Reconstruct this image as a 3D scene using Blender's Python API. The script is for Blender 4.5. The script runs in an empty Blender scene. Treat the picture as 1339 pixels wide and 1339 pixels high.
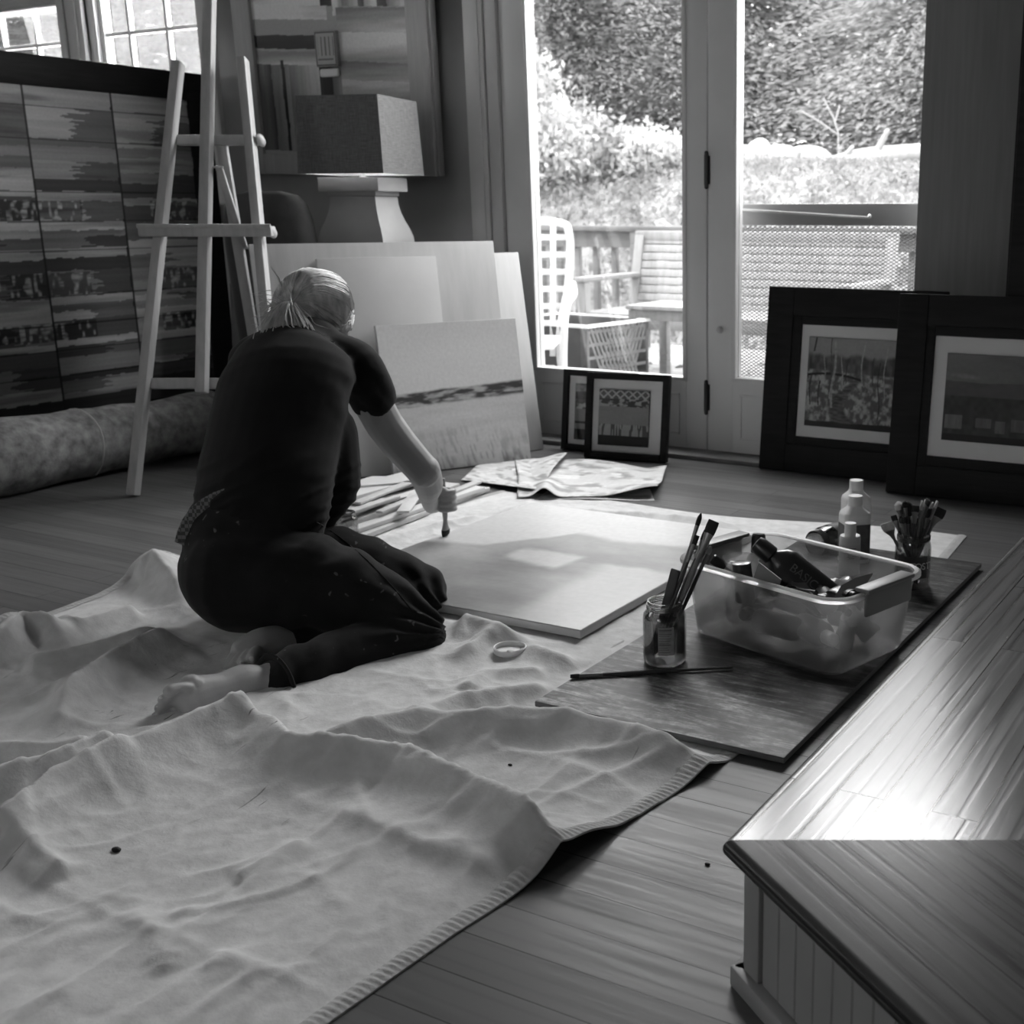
import bpy, bmesh, math, random
import numpy as np
from mathutils import Vector, Matrix

S = bpy.context.scene
# ------------------------------------------------------------------ camera, sky, sun, daylight, fill lamps, exposure
H, FPX, CX, CY = 0.92, 1540.0, 918.0, 670.0
PITCH, YAW = math.radians(14.35), math.radians(27.68)
cam_d = bpy.data.cameras.new('camera'); cam = bpy.data.objects.new('camera', cam_d)
S.collection.objects.link(cam); S.camera = cam
cam.location = (0, 0, H); cam.rotation_euler = (math.radians(90) - PITCH, 0, YAW)
cam_d.sensor_width = 36; cam_d.lens = FPX / 1339 * 36
cam_d.shift_x = -(CX - 669.5) / 1339; cam_d.dof.use_dof = True; cam_d.dof.focus_distance = 2.1; cam_d.dof.aperture_fstop = 8.0; cam_d.clip_start = .02; cam_d.clip_end = 200

W = bpy.data.worlds.new('sky'); S.world = W; W.use_nodes = True
wn = W.node_tree
wn.nodes['Background'].inputs['Color'].default_value = (1, 1, 1, 1)
wn.nodes['Background'].inputs['Strength'].default_value = 4.0

def lamp(name, kind, loc, rot, energy, size=None, size_y=None, angle=None):
    d = bpy.data.lights.new(name, kind); o = bpy.data.objects.new(name, d)
    S.collection.objects.link(o); o.location = loc; o.rotation_euler = rot; d.energy = energy
    if size is not None:
        d.shape = 'RECTANGLE'; d.size = size; d.size_y = size_y
    if angle is not None: d.angle = angle
    return o
R = math.radians
# sun high over the house, from behind the photographer's left
lamp('sun', 'SUN', (-6, -6, 12), (R(33), 0, R(-28)), 2.0, angle=R(2))
# area lamp added just above the view, boosting sky light through the garden doors
lamp('door_top_fill', 'AREA', (-2.07, 4.30, 2.12), (R(-72), 0, 0), 70, 1.8, .62)
# daylight through the windows of the left bay, then two added fills
lamp('bay_daylight', 'AREA', (-5.5, 4.30, 1.85), (R(-80), 0, 0), 110, 1.7, 1.1)
lamp('side_fill', 'AREA', (-7.75, 0.6, 1.9), (0, R(-86), 0), 5, 1.0, 1.0)  # weak fill lamp added outside a made-up side opening
lamp('rear_fill', 'AREA', (-1.5, -4.4, 2.1), (R(80), 0, 0), 2, 1.1, .9)  # weak fill lamp added behind the camera, no known window there
# sampling portals on the two garden doors (they add no light of their own)
for px_, in ((-2.5,), (-1.6,)):
    o = lamp('door_portal', 'AREA', (px_, 4.14, 1.2), (R(-90), 0, 0), 1, .8, 2.3); o.data.cycles.is_portal = True

S.view_settings.view_transform = 'Standard'; S.view_settings.look = 'None'
S.view_settings.gamma = 1; S.view_settings.use_curve_mapping = False
S.view_settings.exposure = 1.0
S.cycles.use_denoising = True
S.cycles.max_bounces = 10; S.cycles.diffuse_bounces = 5; S.cycles.transparent_max_bounces = 24
S.cycles.caustics_reflective = False; S.cycles.caustics_refractive = False
S.cycles.sample_clamp_indirect = 6

# ------------------------------------------------------------------ geometry helpers
FWH = Vector((-math.sin(YAW), math.cos(YAW), 0)); RT = Vector((math.cos(YAW), math.sin(YAW), 0))
FW = Vector((FWH.x * math.cos(PITCH), FWH.y * math.cos(PITCH), -math.sin(PITCH))); UP = RT.cross(FW)
ORG = Vector((0, 0, H)); Z = Vector((0, 0, 1))
def ray(u, v): return FW + RT * ((u - CX) / FPX) - UP * ((v - CY) / FPX)
def G(u, v, z=0.0):
    d = ray(u, v); return ORG + d * ((z - H) / d.z)
def P(u, v, D):
    d = ray(u, v); return ORG + d * (D / d.dot(FWH))
def L(lat, D, z): return RT * lat + FWH * D + Z * z
def V(*a): return Vector(a)

def bmn(): return bmesh.new()
def quadbox(bm, c, ax, ay, az, bevel=0.0, seg=2):
    """box centred on c with half-axes ax, ay, az"""
    c, ax, ay, az = Vector(c), Vector(ax), Vector(ay), Vector(az)
    vs = [bm.verts.new(c + ax * i + ay * j + az * k) for i in (-1, 1) for j in (-1, 1) for k in (-1, 1)]
    fs = [bm.faces.new([vs[i] for i in f]) for f in ((0,1,3,2),(4,6,7,5),(0,4,5,1),(2,3,7,6),(0,2,6,4),(1,5,7,3))]
    if bevel:
        es = list({e for f in fs for e in f.edges})
        bmesh.ops.bevel(bm, geom=es, offset=bevel, segments=seg, affect='EDGES', profile=.5)
def box(bm, x0, x1, y0, y1, z0, z1, bevel=0.0):
    quadbox(bm, ((x0+x1)/2, (y0+y1)/2, (z0+z1)/2), ((x1-x0)/2,0,0), (0,(y1-y0)/2,0), (0,0,(z1-z0)/2), bevel)
def bar(bm, a, b, w, t, wdir, bevel=0.0, ext=0.0):
    """bar from a to b, w wide along wdir, t thick"""
    a, b = Vector(a), Vector(b); d = b - a; l = d.length; d.normalize()
    wd = Vector(wdir); wd = (wd - d * wd.dot(d)).normalized(); td = d.cross(wd)
    quadbox(bm, (a + b) / 2, d * (l / 2 + ext), wd * (w / 2), td * (t / 2), bevel)
def frame_at(d):
    d = Vector(d).normalized(); a = Z if abs(d.z) < .9 else V(1, 0, 0)
    s = d.cross(a).normalized(); return d, s, s.cross(d)
def tube(bm, pts, rad, seg=10, side=None, cap=True):
    """closed tube; rad entries r or (ra, rb) with ra along side"""
    pts = [Vector(p) for p in pts]; n = len(pts); rings = []
    if not hasattr(rad, '__len__'): rad = [rad] * n
    pd = None
    for i, p in enumerate(pts):
        d = (pts[min(i+1, n-1)] - pts[max(i-1, 0)]).normalized()
        if side is not None:
            s = Vector(side[i] if isinstance(side, list) else side); s = (s - d * s.dot(d)).normalized()
        elif pd is None: s = frame_at(d)[1]
        else: s = (ps - d * ps.dot(d)).normalized()
        ps, pd = s, d; t = d.cross(s)
        ra, rb = rad[i] if hasattr(rad[i], '__len__') else (rad[i], rad[i])
        rings.append([bm.verts.new(p + s * (ra * math.cos(2*math.pi*k/seg)) + t * (rb * math.sin(2*math.pi*k/seg))) for k in range(seg)])
    for a, b in zip(rings, rings[1:]):
        for k in range(seg):
            bm.faces.new((a[k], a[(k+1) % seg], b[(k+1) % seg], b[k]))
    if cap:
        bm.faces.new(rings[0][::-1]); bm.faces.new(rings[-1])
def limb(bm, pts, rad, seg=16, side=None, res=3, round_=True):
    """smooth tapered limb with rounded ends (Catmull-Rom through pts)"""
    pts = [Vector(p) for p in pts]; n = len(pts)
    rad = [(r, r) if not hasattr(r, '__len__') else tuple(r) for r in rad]
    op, orr = [], []
    for i in range(n - 1):
        p0, p1, p2, p3 = pts[max(i-1,0)], pts[i], pts[i+1], pts[min(i+2,n-1)]
        for k in range(res):
            t = k / res
            op.append(.5*((2*p1)+(p2-p0)*t+(2*p0-5*p1+4*p2-p3)*t*t+(3*p1-p0-3*p2+p3)*t**3))
            s = t*t*(3-2*t); orr.append(tuple(rad[i][q]*(1-s)+rad[i+1][q]*s for q in (0,1)))
    op.append(pts[-1]); orr.append(rad[-1])
    if round_:
        d0 = (op[0]-op[1]).normalized(); d1 = (op[-1]-op[-2]).normalized()
        m0, m1 = min(orr[0]), min(orr[-1]); r0, r1 = orr[0], orr[-1]
        for q in (.45, .8, .97):
            c = math.sqrt(1-q*q)
            op.insert(0, pts[0]+d0*m0*q); orr.insert(0, (r0[0]*c, r0[1]*c))
            op.append(pts[-1]+d1*m1*q); orr.append((r1[0]*c, r1[1]*c))
    sd = side
    tube(bm, op, orr, seg, sd)
def ellipsoid(bm, c, ax, ay, az, u=20, v=12):
    r = bmesh.ops.create_uvsphere(bm, u_segments=u, v_segments=v, radius=1)
    c, ax, ay, az = Vector(c), Vector(ax), Vector(ay), Vector(az)
    for w in r['verts']: w.co = c + ax*w.co.x + ay*w.co.y + az*w.co.z
def lathe(bm, prof, seg=28, c=(0,0,0), M=None, close=True):
    """prof: list of (r, z)"""
    c = Vector(c); rings = []
    for r, z in prof:
        ring = []
        for k in range(seg):
            a = 2*math.pi*k/seg; p = V(r*math.cos(a), r*math.sin(a), z)
            if M is not None: p = M @ p
            ring.append(bm.verts.new(c + p))
        rings.append(ring)
    for a, b in zip(rings, rings[1:]):
        for k in range(seg): bm.faces.new((a[k], a[(k+1)%seg], b[(k+1)%seg], b[k]))
    if close:
        bm.faces.new(rings[0][::-1]); bm.faces.new(rings[-1])
def rsq_ring(hx, hy, r, n=6):
    out = []
    for cx, cy, a0 in ((hx-r,hy-r,0),(-hx+r,hy-r,90),(-hx+r,-hy+r,180),(hx-r,-hy+r,270)):
        for k in range(n+1):
            a = R(a0 + 90*k/n); out.append((cx + r*math.cos(a), cy + r*math.sin(a)))
    return out
def loft(bm, rings, cap0=True, cap1=True):
    rr = [[bm.verts.new(p) for p in ring] for ring in rings]
    n = len(rr[0])
    for a, b in zip(rr, rr[1:]):
        for k in range(n): bm.faces.new((a[k], a[(k+1)%n], b[(k+1)%n], b[k]))
    if cap0: bm.faces.new(rr[0][::-1])
    if cap1: bm.faces.new(rr[-1])

COL = S.collection
def link(o): COL.objects.link(o); return o
def tag(o, label=None, cat=None, group=None, kind=None):
    if label: o['label'] = label
    if cat: o['category'] = cat
    if group: o['group'] = group
    if kind: o['kind'] = kind
    return o
def empty(name, loc=(0,0,0), rot=None):
    o = link(bpy.data.objects.new(name, None)); o.empty_display_size = .05; o.location = loc
    if rot is not None:
        if isinstance(rot, Matrix): o.rotation_euler = rot.to_euler()
        else: o.rotation_euler = rot
    return o
def thing(name, label, cat, loc=(0,0,0), group=None, rot=None):
    return tag(empty(name, loc, rot), label, cat, group)
def mesh_obj(name, me, mat, parent=None, local=False, smooth=True, recenter=True):
    o = link(bpy.data.objects.new(name, me))
    if mat is not None: me.materials.append(mat)
    if smooth:
        me.polygons.foreach_set('use_smooth', [True]*len(me.polygons))
        if smooth != 'all':
            try: me.set_sharp_from_angle(angle=R(35))
            except Exception: pass
    if parent is not None:
        o.parent = parent
        if not local and parent.type == 'EMPTY':
            o.matrix_parent_inverse = parent.matrix_basis.inverted()
        elif not local:
            o.matrix_parent_inverse = Matrix.Translation(-parent.location)
    elif recenter and len(me.vertices):
        n = len(me.vertices); co = np.empty(n*3); me.vertices.foreach_get('co', co); co = co.reshape(-1,3)
        b = np.array([(co[:,0].min()+co[:,0].max())/2, (co[:,1].min()+co[:,1].max())/2, co[:,2].min()])
        me.vertices.foreach_set('co', (co-b).ravel()); o.location = b
    return o
def obj(name, bm, mat, parent=None, local=False, smooth=True, recenter=True):
    bmesh.ops.recalc_face_normals(bm, faces=bm.faces[:])
    me = bpy.data.meshes.new(name); bm.to_mesh(me); bm.free()
    return mesh_obj(name, me, mat, parent, local, smooth, recenter)
def struct(name, bm, mat, parent=None):
    o = obj(name, bm, mat, parent, recenter=False)
    if parent is None: o['kind'] = 'structure'
    return o
def arr_mesh(name, verts, faces):
    me = bpy.data.meshes.new(name); me.from_pydata([tuple(v) for v in verts], [], [tuple(f) for f in faces]); me.update(); return me
def grid_mesh(name, pts):
    """pts: (ny, nx, 3) array"""
    ny, nx = pts.shape[:2]; me = bpy.data.meshes.new(name)
    me.vertices.add(nx*ny); me.vertices.foreach_set('co', pts.reshape(-1))
    i = (np.arange(ny-1)[:,None]*nx + np.arange(nx-1)[None,:]).ravel()
    q = np.stack([i, i+1, i+nx+1, i+nx], 1); nf = len(q)
    me.loops.add(nf*4); me.loops.foreach_set('vertex_index', q.ravel().astype(np.int32))
    me.polygons.add(nf); me.polygons.foreach_set('loop_start', np.arange(0, nf*4, 4, dtype=np.int32))
    me.polygons.foreach_set('loop_total', np.full(nf, 4, dtype=np.int32))
    me.update(calc_edges=True); me.validate(); return me
def quads_mesh(name, Q):
    """Q: (n,4,3) loose quads"""
    n = len(Q); me = bpy.data.meshes.new(name)
    me.vertices.add(n*4); me.vertices.foreach_set('co', np.asarray(Q, dtype=np.float32).reshape(-1))
    me.loops.add(n*4); me.loops.foreach_set('vertex_index', np.arange(n*4, dtype=np.int32))
    me.polygons.add(n); me.polygons.foreach_set('loop_start', np.arange(0, n*4, 4, dtype=np.int32))
    me.polygons.foreach_set('loop_total', np.full(n, 4, dtype=np.int32))
    me.update(calc_edges=True); return me
def set_col(me, g):
    a = me.color_attributes.new('paint', 'FLOAT_COLOR', 'POINT')
    g = np.clip(np.asarray(g, dtype=np.float32).ravel(), 0.002, 1)
    a.data.foreach_set('color', np.stack([g,g,g,np.ones_like(g)],1).ravel())
def copy_tree(o, parent=None, first=True):
    c = o.copy(); link(c)
    if not first:
        c.parent = parent; c.matrix_parent_inverse = o.matrix_parent_inverse.copy()
    for ch in list(o.children): copy_tree(ch, c, False)
    return c

# vectorised value noise
def _h(ix, iy, seed):
    n = (ix.astype(np.int64)*374761393 + iy.astype(np.int64)*668265263 + seed*1442695041) & 0x7fffffff
    n = ((n ^ (n >> 13)) * 1274126177) & 0x7fffffff
    return ((n ^ (n >> 16)) & 0xffff) / 65535.0
def vn(x, y, seed=0):
    x = np.asarray(x, float); y = np.asarray(y, float); x, y = np.broadcast_arrays(x, y)
    ix, iy = np.floor(x), np.floor(y); fx, fy = x-ix, y-iy
    fx = fx*fx*(3-2*fx); fy = fy*fy*(3-2*fy)
    a, b, c, d = _h(ix,iy,seed), _h(ix+1,iy,seed), _h(ix,iy+1,seed), _h(ix+1,iy+1,seed)
    return (a*(1-fx)+b*fx)*(1-fy)+(c*(1-fx)+d*fx)*fy
def fbm(x, y, seed=0, o=4):
    t, a, s = 0, .5, 0
    for k in range(o):
        t = t + a*vn(np.asarray(x)*2**k, np.asarray(y)*2**k, seed+k*17); s += a; a *= .5
    return t/s
def smooth(a, b, x):
    t = np.clip((np.asarray(x)-a)/(b-a), 0, 1); return t*t*(3-2*t)

# ------------------------------------------------------------------ materials (a black and white photograph: greys)
MATS = {}
def base_mat(name):
    m = bpy.data.materials.new(name); m.use_nodes = True
    return m, m.node_tree, m.node_tree.nodes['Principled BSDF']
def grey(v): return (v, v, v, 1)
def coords(nt, scale=(1,1,1), rot=(0,0,0)):
    tc = nt.nodes.new('ShaderNodeTexCoord'); mp = nt.nodes.new('ShaderNodeMapping')
    mp.inputs['Scale'].default_value = scale; mp.inputs['Rotation'].default_value = rot
    nt.links.new(tc.outputs['Object'], mp.inputs['Vector']); return mp.outputs['Vector']
def noise(nt, vec, scale, detail=4, rough=.55, dist=0):
    n = nt.nodes.new('ShaderNodeTexNoise'); n.inputs['Scale'].default_value = scale
    n.inputs['Detail'].default_value = detail; n.inputs['Roughness'].default_value = rough; n.inputs['Distortion'].default_value = dist
    nt.links.new(vec, n.inputs['Vector']); return n.outputs['Fac']
def ramp(nt, fac, stops):
    r = nt.nodes.new('ShaderNodeValToRGB'); e = r.color_ramp.elements
    e[0].position, e[0].color = stops[0][0], grey(stops[0][1]); e[1].position, e[1].color = stops[-1][0], grey(stops[-1][1])
    for p, v in stops[1:-1]:
        k = e.new(p); k.color = grey(v)
    nt.links.new(fac, r.inputs['Fac']); return r.outputs['Color']
def mix(nt, a, b, fac, mode='MIX'):
    m = nt.nodes.new('ShaderNodeMix'); m.data_type = 'RGBA'; m.blend_type = mode
    for i, x in ((0, fac), (6, a), (7, b)):
        if isinstance(x, (int, float)): m.inputs[i].default_value = x if i == 0 else grey(x)
        else: nt.links.new(x, m.inputs[i])
    return m.outputs[2]
def bump(nt, bs, h, strength=.3, dist=.01):
    b = nt.nodes.new('ShaderNodeBump'); b.inputs['Strength'].default_value = strength; b.inputs['Distance'].default_value = dist
    nt.links.new(h, b.inputs['Height']); nt.links.new(b.outputs['Normal'], bs.inputs['Normal']); return b
def M(name, v, rough=.6, amp=.12, ns=8, stretch=(1,1,1), bs=0, bscale=None, bdist=.004, metal=0, spec=.5, sheen=0):
    if name in MATS: return MATS[name]
    m, nt, b = base_mat(name)
    vec = coords(nt, stretch); f = noise(nt, vec, ns)
    nt.links.new(ramp(nt, f, [(.3, v*(1-amp)), (.7, v*(1+amp))]), b.inputs['Base Color'])
    b.inputs['Roughness'].default_value = rough; b.inputs['Metallic'].default_value = metal
    b.inputs['Specular IOR Level'].default_value = spec
    if sheen:
        b.inputs['Sheen Weight'].default_value = sheen
    if bs: bump(nt, b, noise(nt, vec, bscale or ns*3), bs, bdist)
    MATS[name] = m; return m
def M_attr(name, rough=.6, bs=.15, ns=90, spec=.3):
    m, nt, b = base_mat(name)
    a = nt.nodes.new('ShaderNodeVertexColor'); a.layer_name = 'paint'
    f = noise(nt, coords(nt), ns, 5)
    nt.links.new(mix(nt, a.outputs['Color'], ramp(nt, f, [(.3,.93),(.7,1.06)]), 1.0, 'MULTIPLY'), b.inputs['Base Color'])
    b.inputs['Roughness'].default_value = rough; b.inputs['Specular IOR Level'].default_value = spec
    bump(nt, b, f, bs, .002); return m
def M_clear(name, tint=.96, gloss=.07, rough=.02, facing=.5):
    m = bpy.data.materials.new(name); m.use_nodes = True; nt = m.node_tree; nt.nodes.clear()
    o = nt.nodes.new('ShaderNodeOutputMaterial'); t = nt.nodes.new('ShaderNodeBsdfTransparent'); g = nt.nodes.new('ShaderNodeBsdfGlossy')
    t.inputs['Color'].default_value = grey(tint); g.inputs['Roughness'].default_value = rough
    lw = nt.nodes.new('ShaderNodeLayerWeight'); lw.inputs['Blend'].default_value = facing
    mr = nt.nodes.new('ShaderNodeMapRange'); mr.inputs['To Min'].default_value = gloss*.4; mr.inputs['To Max'].default_value = min(1, gloss*9)
    nt.links.new(lw.outputs['Fresnel'], mr.inputs['Value'])
    x = nt.nodes.new('ShaderNodeMixShader'); nt.links.new(mr.outputs['Result'], x.inputs['Fac'])
    nt.links.new(t.outputs[0], x.inputs[1]); nt.links.new(g.outputs[0], x.inputs[2]); nt.links.new(x.outputs[0], o.inputs['Surface']); return m
def M_frost(name, alpha=.5, v=.75, rough=.3):
    """cloudy translucent plastic"""
    m = bpy.data.materials.new(name); m.use_nodes = True; nt = m.node_tree; nt.nodes.clear()
    o = nt.nodes.new('ShaderNodeOutputMaterial'); t = nt.nodes.new('ShaderNodeBsdfTransparent'); t.inputs['Color'].default_value = grey(.93)
    d = nt.nodes.new('ShaderNodeBsdfDiffuse'); tr = nt.nodes.new('ShaderNodeBsdfTranslucent'); g = nt.nodes.new('ShaderNodeBsdfGlossy')
    f = noise(nt, coords(nt), 9); c = ramp(nt, f, [(.3, v*.9), (.7, v)])
    nt.links.new(c, d.inputs['Color']); nt.links.new(c, tr.inputs['Color']); g.inputs['Roughness'].default_value = rough
    a = nt.nodes.new('ShaderNodeMixShader'); a.inputs['Fac'].default_value = .55
    nt.links.new(d.outputs[0], a.inputs[1]); nt.links.new(tr.outputs[0], a.inputs[2])
    b = nt.nodes.new('ShaderNodeMixShader'); b.inputs['Fac'].default_value = alpha
    nt.links.new(t.outputs[0], b.inputs[1]); nt.links.new(a.outputs[0], b.inputs[2])
    lw = nt.nodes.new('ShaderNodeLayerWeight'); lw.inputs['Blend'].default_value = .35
    mr = nt.nodes.new('ShaderNodeMapRange'); mr.inputs['To Min'].default_value = .04; mr.inputs['To Max'].default_value = .5
    nt.links.new(lw.outputs['Fresnel'], mr.inputs['Value'])
    e = nt.nodes.new('ShaderNodeMixShader'); nt.links.new(mr.outputs['Result'], e.inputs['Fac'])
    nt.links.new(b.outputs[0], e.inputs[1]); nt.links.new(g.outputs[0], e.inputs[2]); nt.links.new(e.outputs[0], o.inputs['Surface']); return m
def M_planks(name, v, width, length, rot=0, rough=.3, contrast=.22, grain=.5, gap=.0012, spec=.5, bs=.25):
    """hardwood strip flooring running along local X after rot"""
    m, nt, b = base_mat(name)
    vec = coords(nt, (1,1,1), (0,0,rot))
    br = nt.nodes.new('ShaderNodeTexBrick'); nt.links.new(vec, br.inputs['Vector'])
    br.inputs['Color1'].default_value = grey(v*(1-contrast)); br.inputs['Color2'].default_value = grey(v*(1+contrast))
    br.inputs['Mortar'].default_value = grey(v*.18); br.inputs['Scale'].default_value = 1
    br.inputs['Mortar Size'].default_value = gap; br.inputs['Mortar Smooth'].default_value = .2; br.inputs['Bias'].default_value = 0
    br.inputs['Brick Width'].default_value = length; br.inputs['Row Height'].default_value = width; br.offset = .37; br.offset_frequency = 2
    st = nt.nodes.new('ShaderNodeMapping'); st.inputs['Scale'].default_value = (.9, 20, 1); nt.links.new(vec, st.inputs['Vector'])
    # grain differs from board to board
    ad = nt.nodes.new('ShaderNodeVectorMath'); ad.operation = 'MULTIPLY_ADD'
    nt.links.new(br.outputs['Color'], ad.inputs[0]); ad.inputs[1].default_value = (40, 0, 40); nt.links.new(st.outputs['Vector'], ad.inputs[2])
    f = noise(nt, ad.outputs[0], 3.2, 5, .6, .6)
    w = nt.nodes.new('ShaderNodeTexWave'); w.wave_type = 'BANDS'; w.bands_direction = 'Y'; w.inputs['Scale'].default_value = .55
    w.inputs['Distortion'].default_value = 11; w.inputs['Detail'].default_value = 4; w.inputs['Detail Scale'].default_value = .30; w.inputs['Detail Roughness'].default_value = .62
    nt.links.new(ad.outputs[0], w.inputs['Vector'])
    gr = mix(nt, ramp(nt, f, [(.25, 1-grain*.6), (.75, 1+grain*.3)]), ramp(nt, w.outputs['Fac'], [(0, 1-grain*.9), (.22, 1.0), (1, 1.05)]), .5)
    nt.links.new(mix(nt, br.outputs['Color'], gr, 1.0, 'MULTIPLY'), b.inputs['Base Color'])
    nt.links.new(ramp(nt, f, [(.3, rough*.8), (.7, rough*1.25)]), b.inputs['Roughness']); b.inputs['Specular IOR Level'].default_value = spec
    hh = mix(nt, ramp(nt, br.outputs['Fac'], [(0,1),(1,0)]), gr, .35)
    bump(nt, b, hh, bs, .0015); return m
# ------------------------------------------------------------------ room shell
YW = 3.98
m_wall = M('wall_paint', .30, .75, .06, 6, bs=.08, bscale=160)
m_trim = M('trim_paint', .52, .45, .04, 5)
m_door = M('door_paint', .66, .4, .04, 5)
m_ceil = M('ceiling_paint', .35, .8)
m_glass = M_clear('window_glass', .97, .035)
m_metal_dark = M('dark_metal', .05, .4, metal=.7)
m_floor = M_planks('oak_floor', .105, .076, 1.15, 0, .38, .14, .20, spec=.13)

bm = bmn(); box(bm, -7.6, 3.0, -4.2, YW+.02, -.06, 0); struct('floor', bm, m_floor)
bm = bmn(); box(bm, -7.6, 3.0, -4.2, YW+.14, 3.75, 3.85); struct('ceiling', bm, m_ceil)
def wall_with_holes(name, axis, pos, thick, a0, a1, z0, z1, holes):
    bm = bmn(); xs = sorted({a0, a1, *[h[0] for h in holes], *[h[1] for h in holes]}); zs = sorted({z0, z1, *[h[2] for h in holes], *[h[3] for h in holes]})
    for i in range(len(xs)-1):
        for j in range(len(zs)-1):
            cx, cz = (xs[i]+xs[i+1])/2, (zs[j]+zs[j+1])/2
            if any(h[0] < cx < h[1] and h[2] < cz < h[3] for h in holes): continue
            if axis == 'x': box(bm, xs[i], xs[i+1], pos, pos+thick, zs[j], zs[j+1])
            else: box(bm, pos, pos+thick, xs[i], xs[i+1], zs[j], zs[j+1])
    bmesh.ops.remove_doubles(bm, verts=bm.verts[:], dist=.0005)
    return struct(name, bm, m_wall)
wall_with_holes('wall_back', 'x', YW, .14, -7.6, 3.0, 0, 3.75,
    [(-5.42, -4.64, .95, 2.35), (-6.42, -5.60, .95, 2.35), (-3.0, -1.10, 0, 2.50)])
wall_with_holes('wall_left', 'y', -7.6, .12, -4.2, YW, 0, 3.75, [(-.2, 1.0, 1.2, 2.4)])  # opening made up to let in the side fill
wall_with_holes('wall_right', 'y', 2.9, .1, -4.2, YW, 0, 3.75, [])
wall_with_holes('wall_rear', 'x', -4.2, .12, -7.6, 3.0, 0, 3.75, [(-2.2, -1.0, 1.3, 2.3)])  # opening made up to let in the rear fill

# casing and jamb left of the garden doors
bm = bmn()
box(bm, -3.136, -3.043, YW-.028, YW, 0, 2.6, .004); box(bm, -3.118, -3.06, YW-.034, YW-.027, 0, 2.6, .003)
box(bm, -3.040, -2.985, YW-.018, YW+.13, 0, 2.50, .003)
box(bm, -3.13, -1.0, YW-.028, YW, 2.50, 2.60, .004)
box(bm, -1.128, -1.06, YW-.018, YW+.13, 0, 2.50, .003)
struct('trim_1', bm, m_trim)
bm = bmn(); box(bm, -3.0, -1.1, 3.87, 4.14, 0, .018, .004); struct('trim_2', bm, M('threshold_wood', .12, .5, .3, 9, (1, 12, 1)))
bm = bmn(); box(bm, -7.4, -3.14, YW-.016, YW, 0, .12, .003); struct('baseboard_back', bm, m_trim)

def door_leaf(name, x0, x1, g0, g1, z0, zg, y=YW):
    root = tag(empty(name, (x0, y, 0)), kind='structure')
    bm = bmn(); z1, zt = 2.47, 2.36
    box(bm, x0, g0, y, y+.044, z0, z1, .003); box(bm, g1, x1, y, y+.044, z0, z1, .003)
    box(bm, g0, g1, y+.001, y+.043, z0, zg); box(bm, g0, g1, y+.001, y+.043, zt, z1)
    # raised glazing bead round the pane
    b = .012
    for (a0, a1, c0, c1) in ((g0-.004, g0+b, zg, zt), (g1-b, g1+.004, zg, zt), (g0, g1, zg-.004, zg+b), (g0, g1, zt-b, zt+.004)):
        box(bm, a0, a1, y-.006, y+.02, c0, c1, .002); box(bm, a0, a1, y+.024, y+.050, c0, c1, .002)
    # shallow moulded panel below the pane
    for (a0, a1, c0, c1) in ((g0+.03, g1-.03, z0+.05, z0+.058), (g0+.03, g1-.03, zg-.058, zg-.05), (g0+.03, g0+.038, z0+.05, zg-.05), (g1-.038, g1-.03, z0+.05, zg-.05)):
        box(bm, a0, a1, y-.003, y+.004, c0, c1, .001)
    obj('door_frame', bm, m_door, root)
    bm = bmn(); box(bm, g0+.002, g1-.002, y+.0195, y+.0235, zg+.002, zt-.002); obj('pane', bm, m_glass, root)
    return root
d1 = door_leaf('door_1', -2.982, -2.069, -2.862, -2.157, .022, .285)
d2 = door_leaf('door_2', -2.063, -1.130, -1.957, -1.249, .022, .297)
for zc in (.227, 1.064):
    bm = bmn(); tube(bm, [(-2.066, YW-.008, zc-.055), (-2.066, YW-.008, zc+.055)], .008, 10)
    for q in (-.06, .06): ellipsoid(bm, (-2.066, YW-.008, zc+q), (.008,0,0), (0,.008,0), (0,0,.008), 8, 6)
    box(bm, -2.078, -2.054, YW-.003, YW+.002, zc-.05, zc+.05)
    obj('hinge', bm, m_metal_dark, d1)
bm = bmn(); lathe(bm, [(.012,0),(.014,.004),(.006,.012),(.009,.018),(.002,.022)], 14, (-2.01, YW, .486), Matrix.Rotation(R(90), 3, 'X'))
obj('latch_button', bm, m_trim, d2)

# outer screen door behind the right leaf: rail, stiles and expanded-metal guard
sd = tag(empty('door_3', (-1.95, 4.09, 0)), kind='structure')
m_scr = M('screen_door_frame', .34, .5, .05)
bm = bmn(); yo = 4.085
k = (yo)/3.98
X0, X1 = -2.035, -1.20
box(bm, X0, X0+.050, yo, yo+.03, .02, 2.47, .003); box(bm, X1-.05, X1, yo, yo+.03, .02, 2.47, .003)
box(bm, X0+.05, X1-.05, yo, yo+.03, .868, .945, .003); box(bm, X0+.05, X1-.05, yo, yo+.03, .02, .26, .003)
obj('screen_door_frame', bm, m_scr, sd)
bm = bmn(); bar(bm, (X0+.03, yo-.012, .925), (-1.47, yo-.012, .896), .009, .009, Z, .002)
ellipsoid(bm, (-1.47, yo-.008, .900), (.008,0,0), (0,.008,0), (0,0,.009), 10, 8)
obj('closer_rod', bm, M('pale_metal', .6, .35, metal=.6), sd)
gx0, gx1, gz0, gz1 = X0+.05, X1-.05, .262, .866
Q = []; pit, hw, yy = .0125, .0011, yo+.012
def clipd(c, s):
    # line z = gz0 + s*(x-gx0)*.62 + c clipped to the rectangle
    pts = []
    f = lambda x: gz0 + s*(x-gx0)*.62 + c
    xa = gx0 + ((gz0-gz0-c)/(s*.62)); xb = gx0 + ((gz1-gz0-c)/(s*.62))
    a, b = max(gx0, min(xa, xb)), min(gx1, max(xa, xb))
    return (a, f(a), b, f(b)) if b - a > .001 else None
cc = -.6
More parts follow.
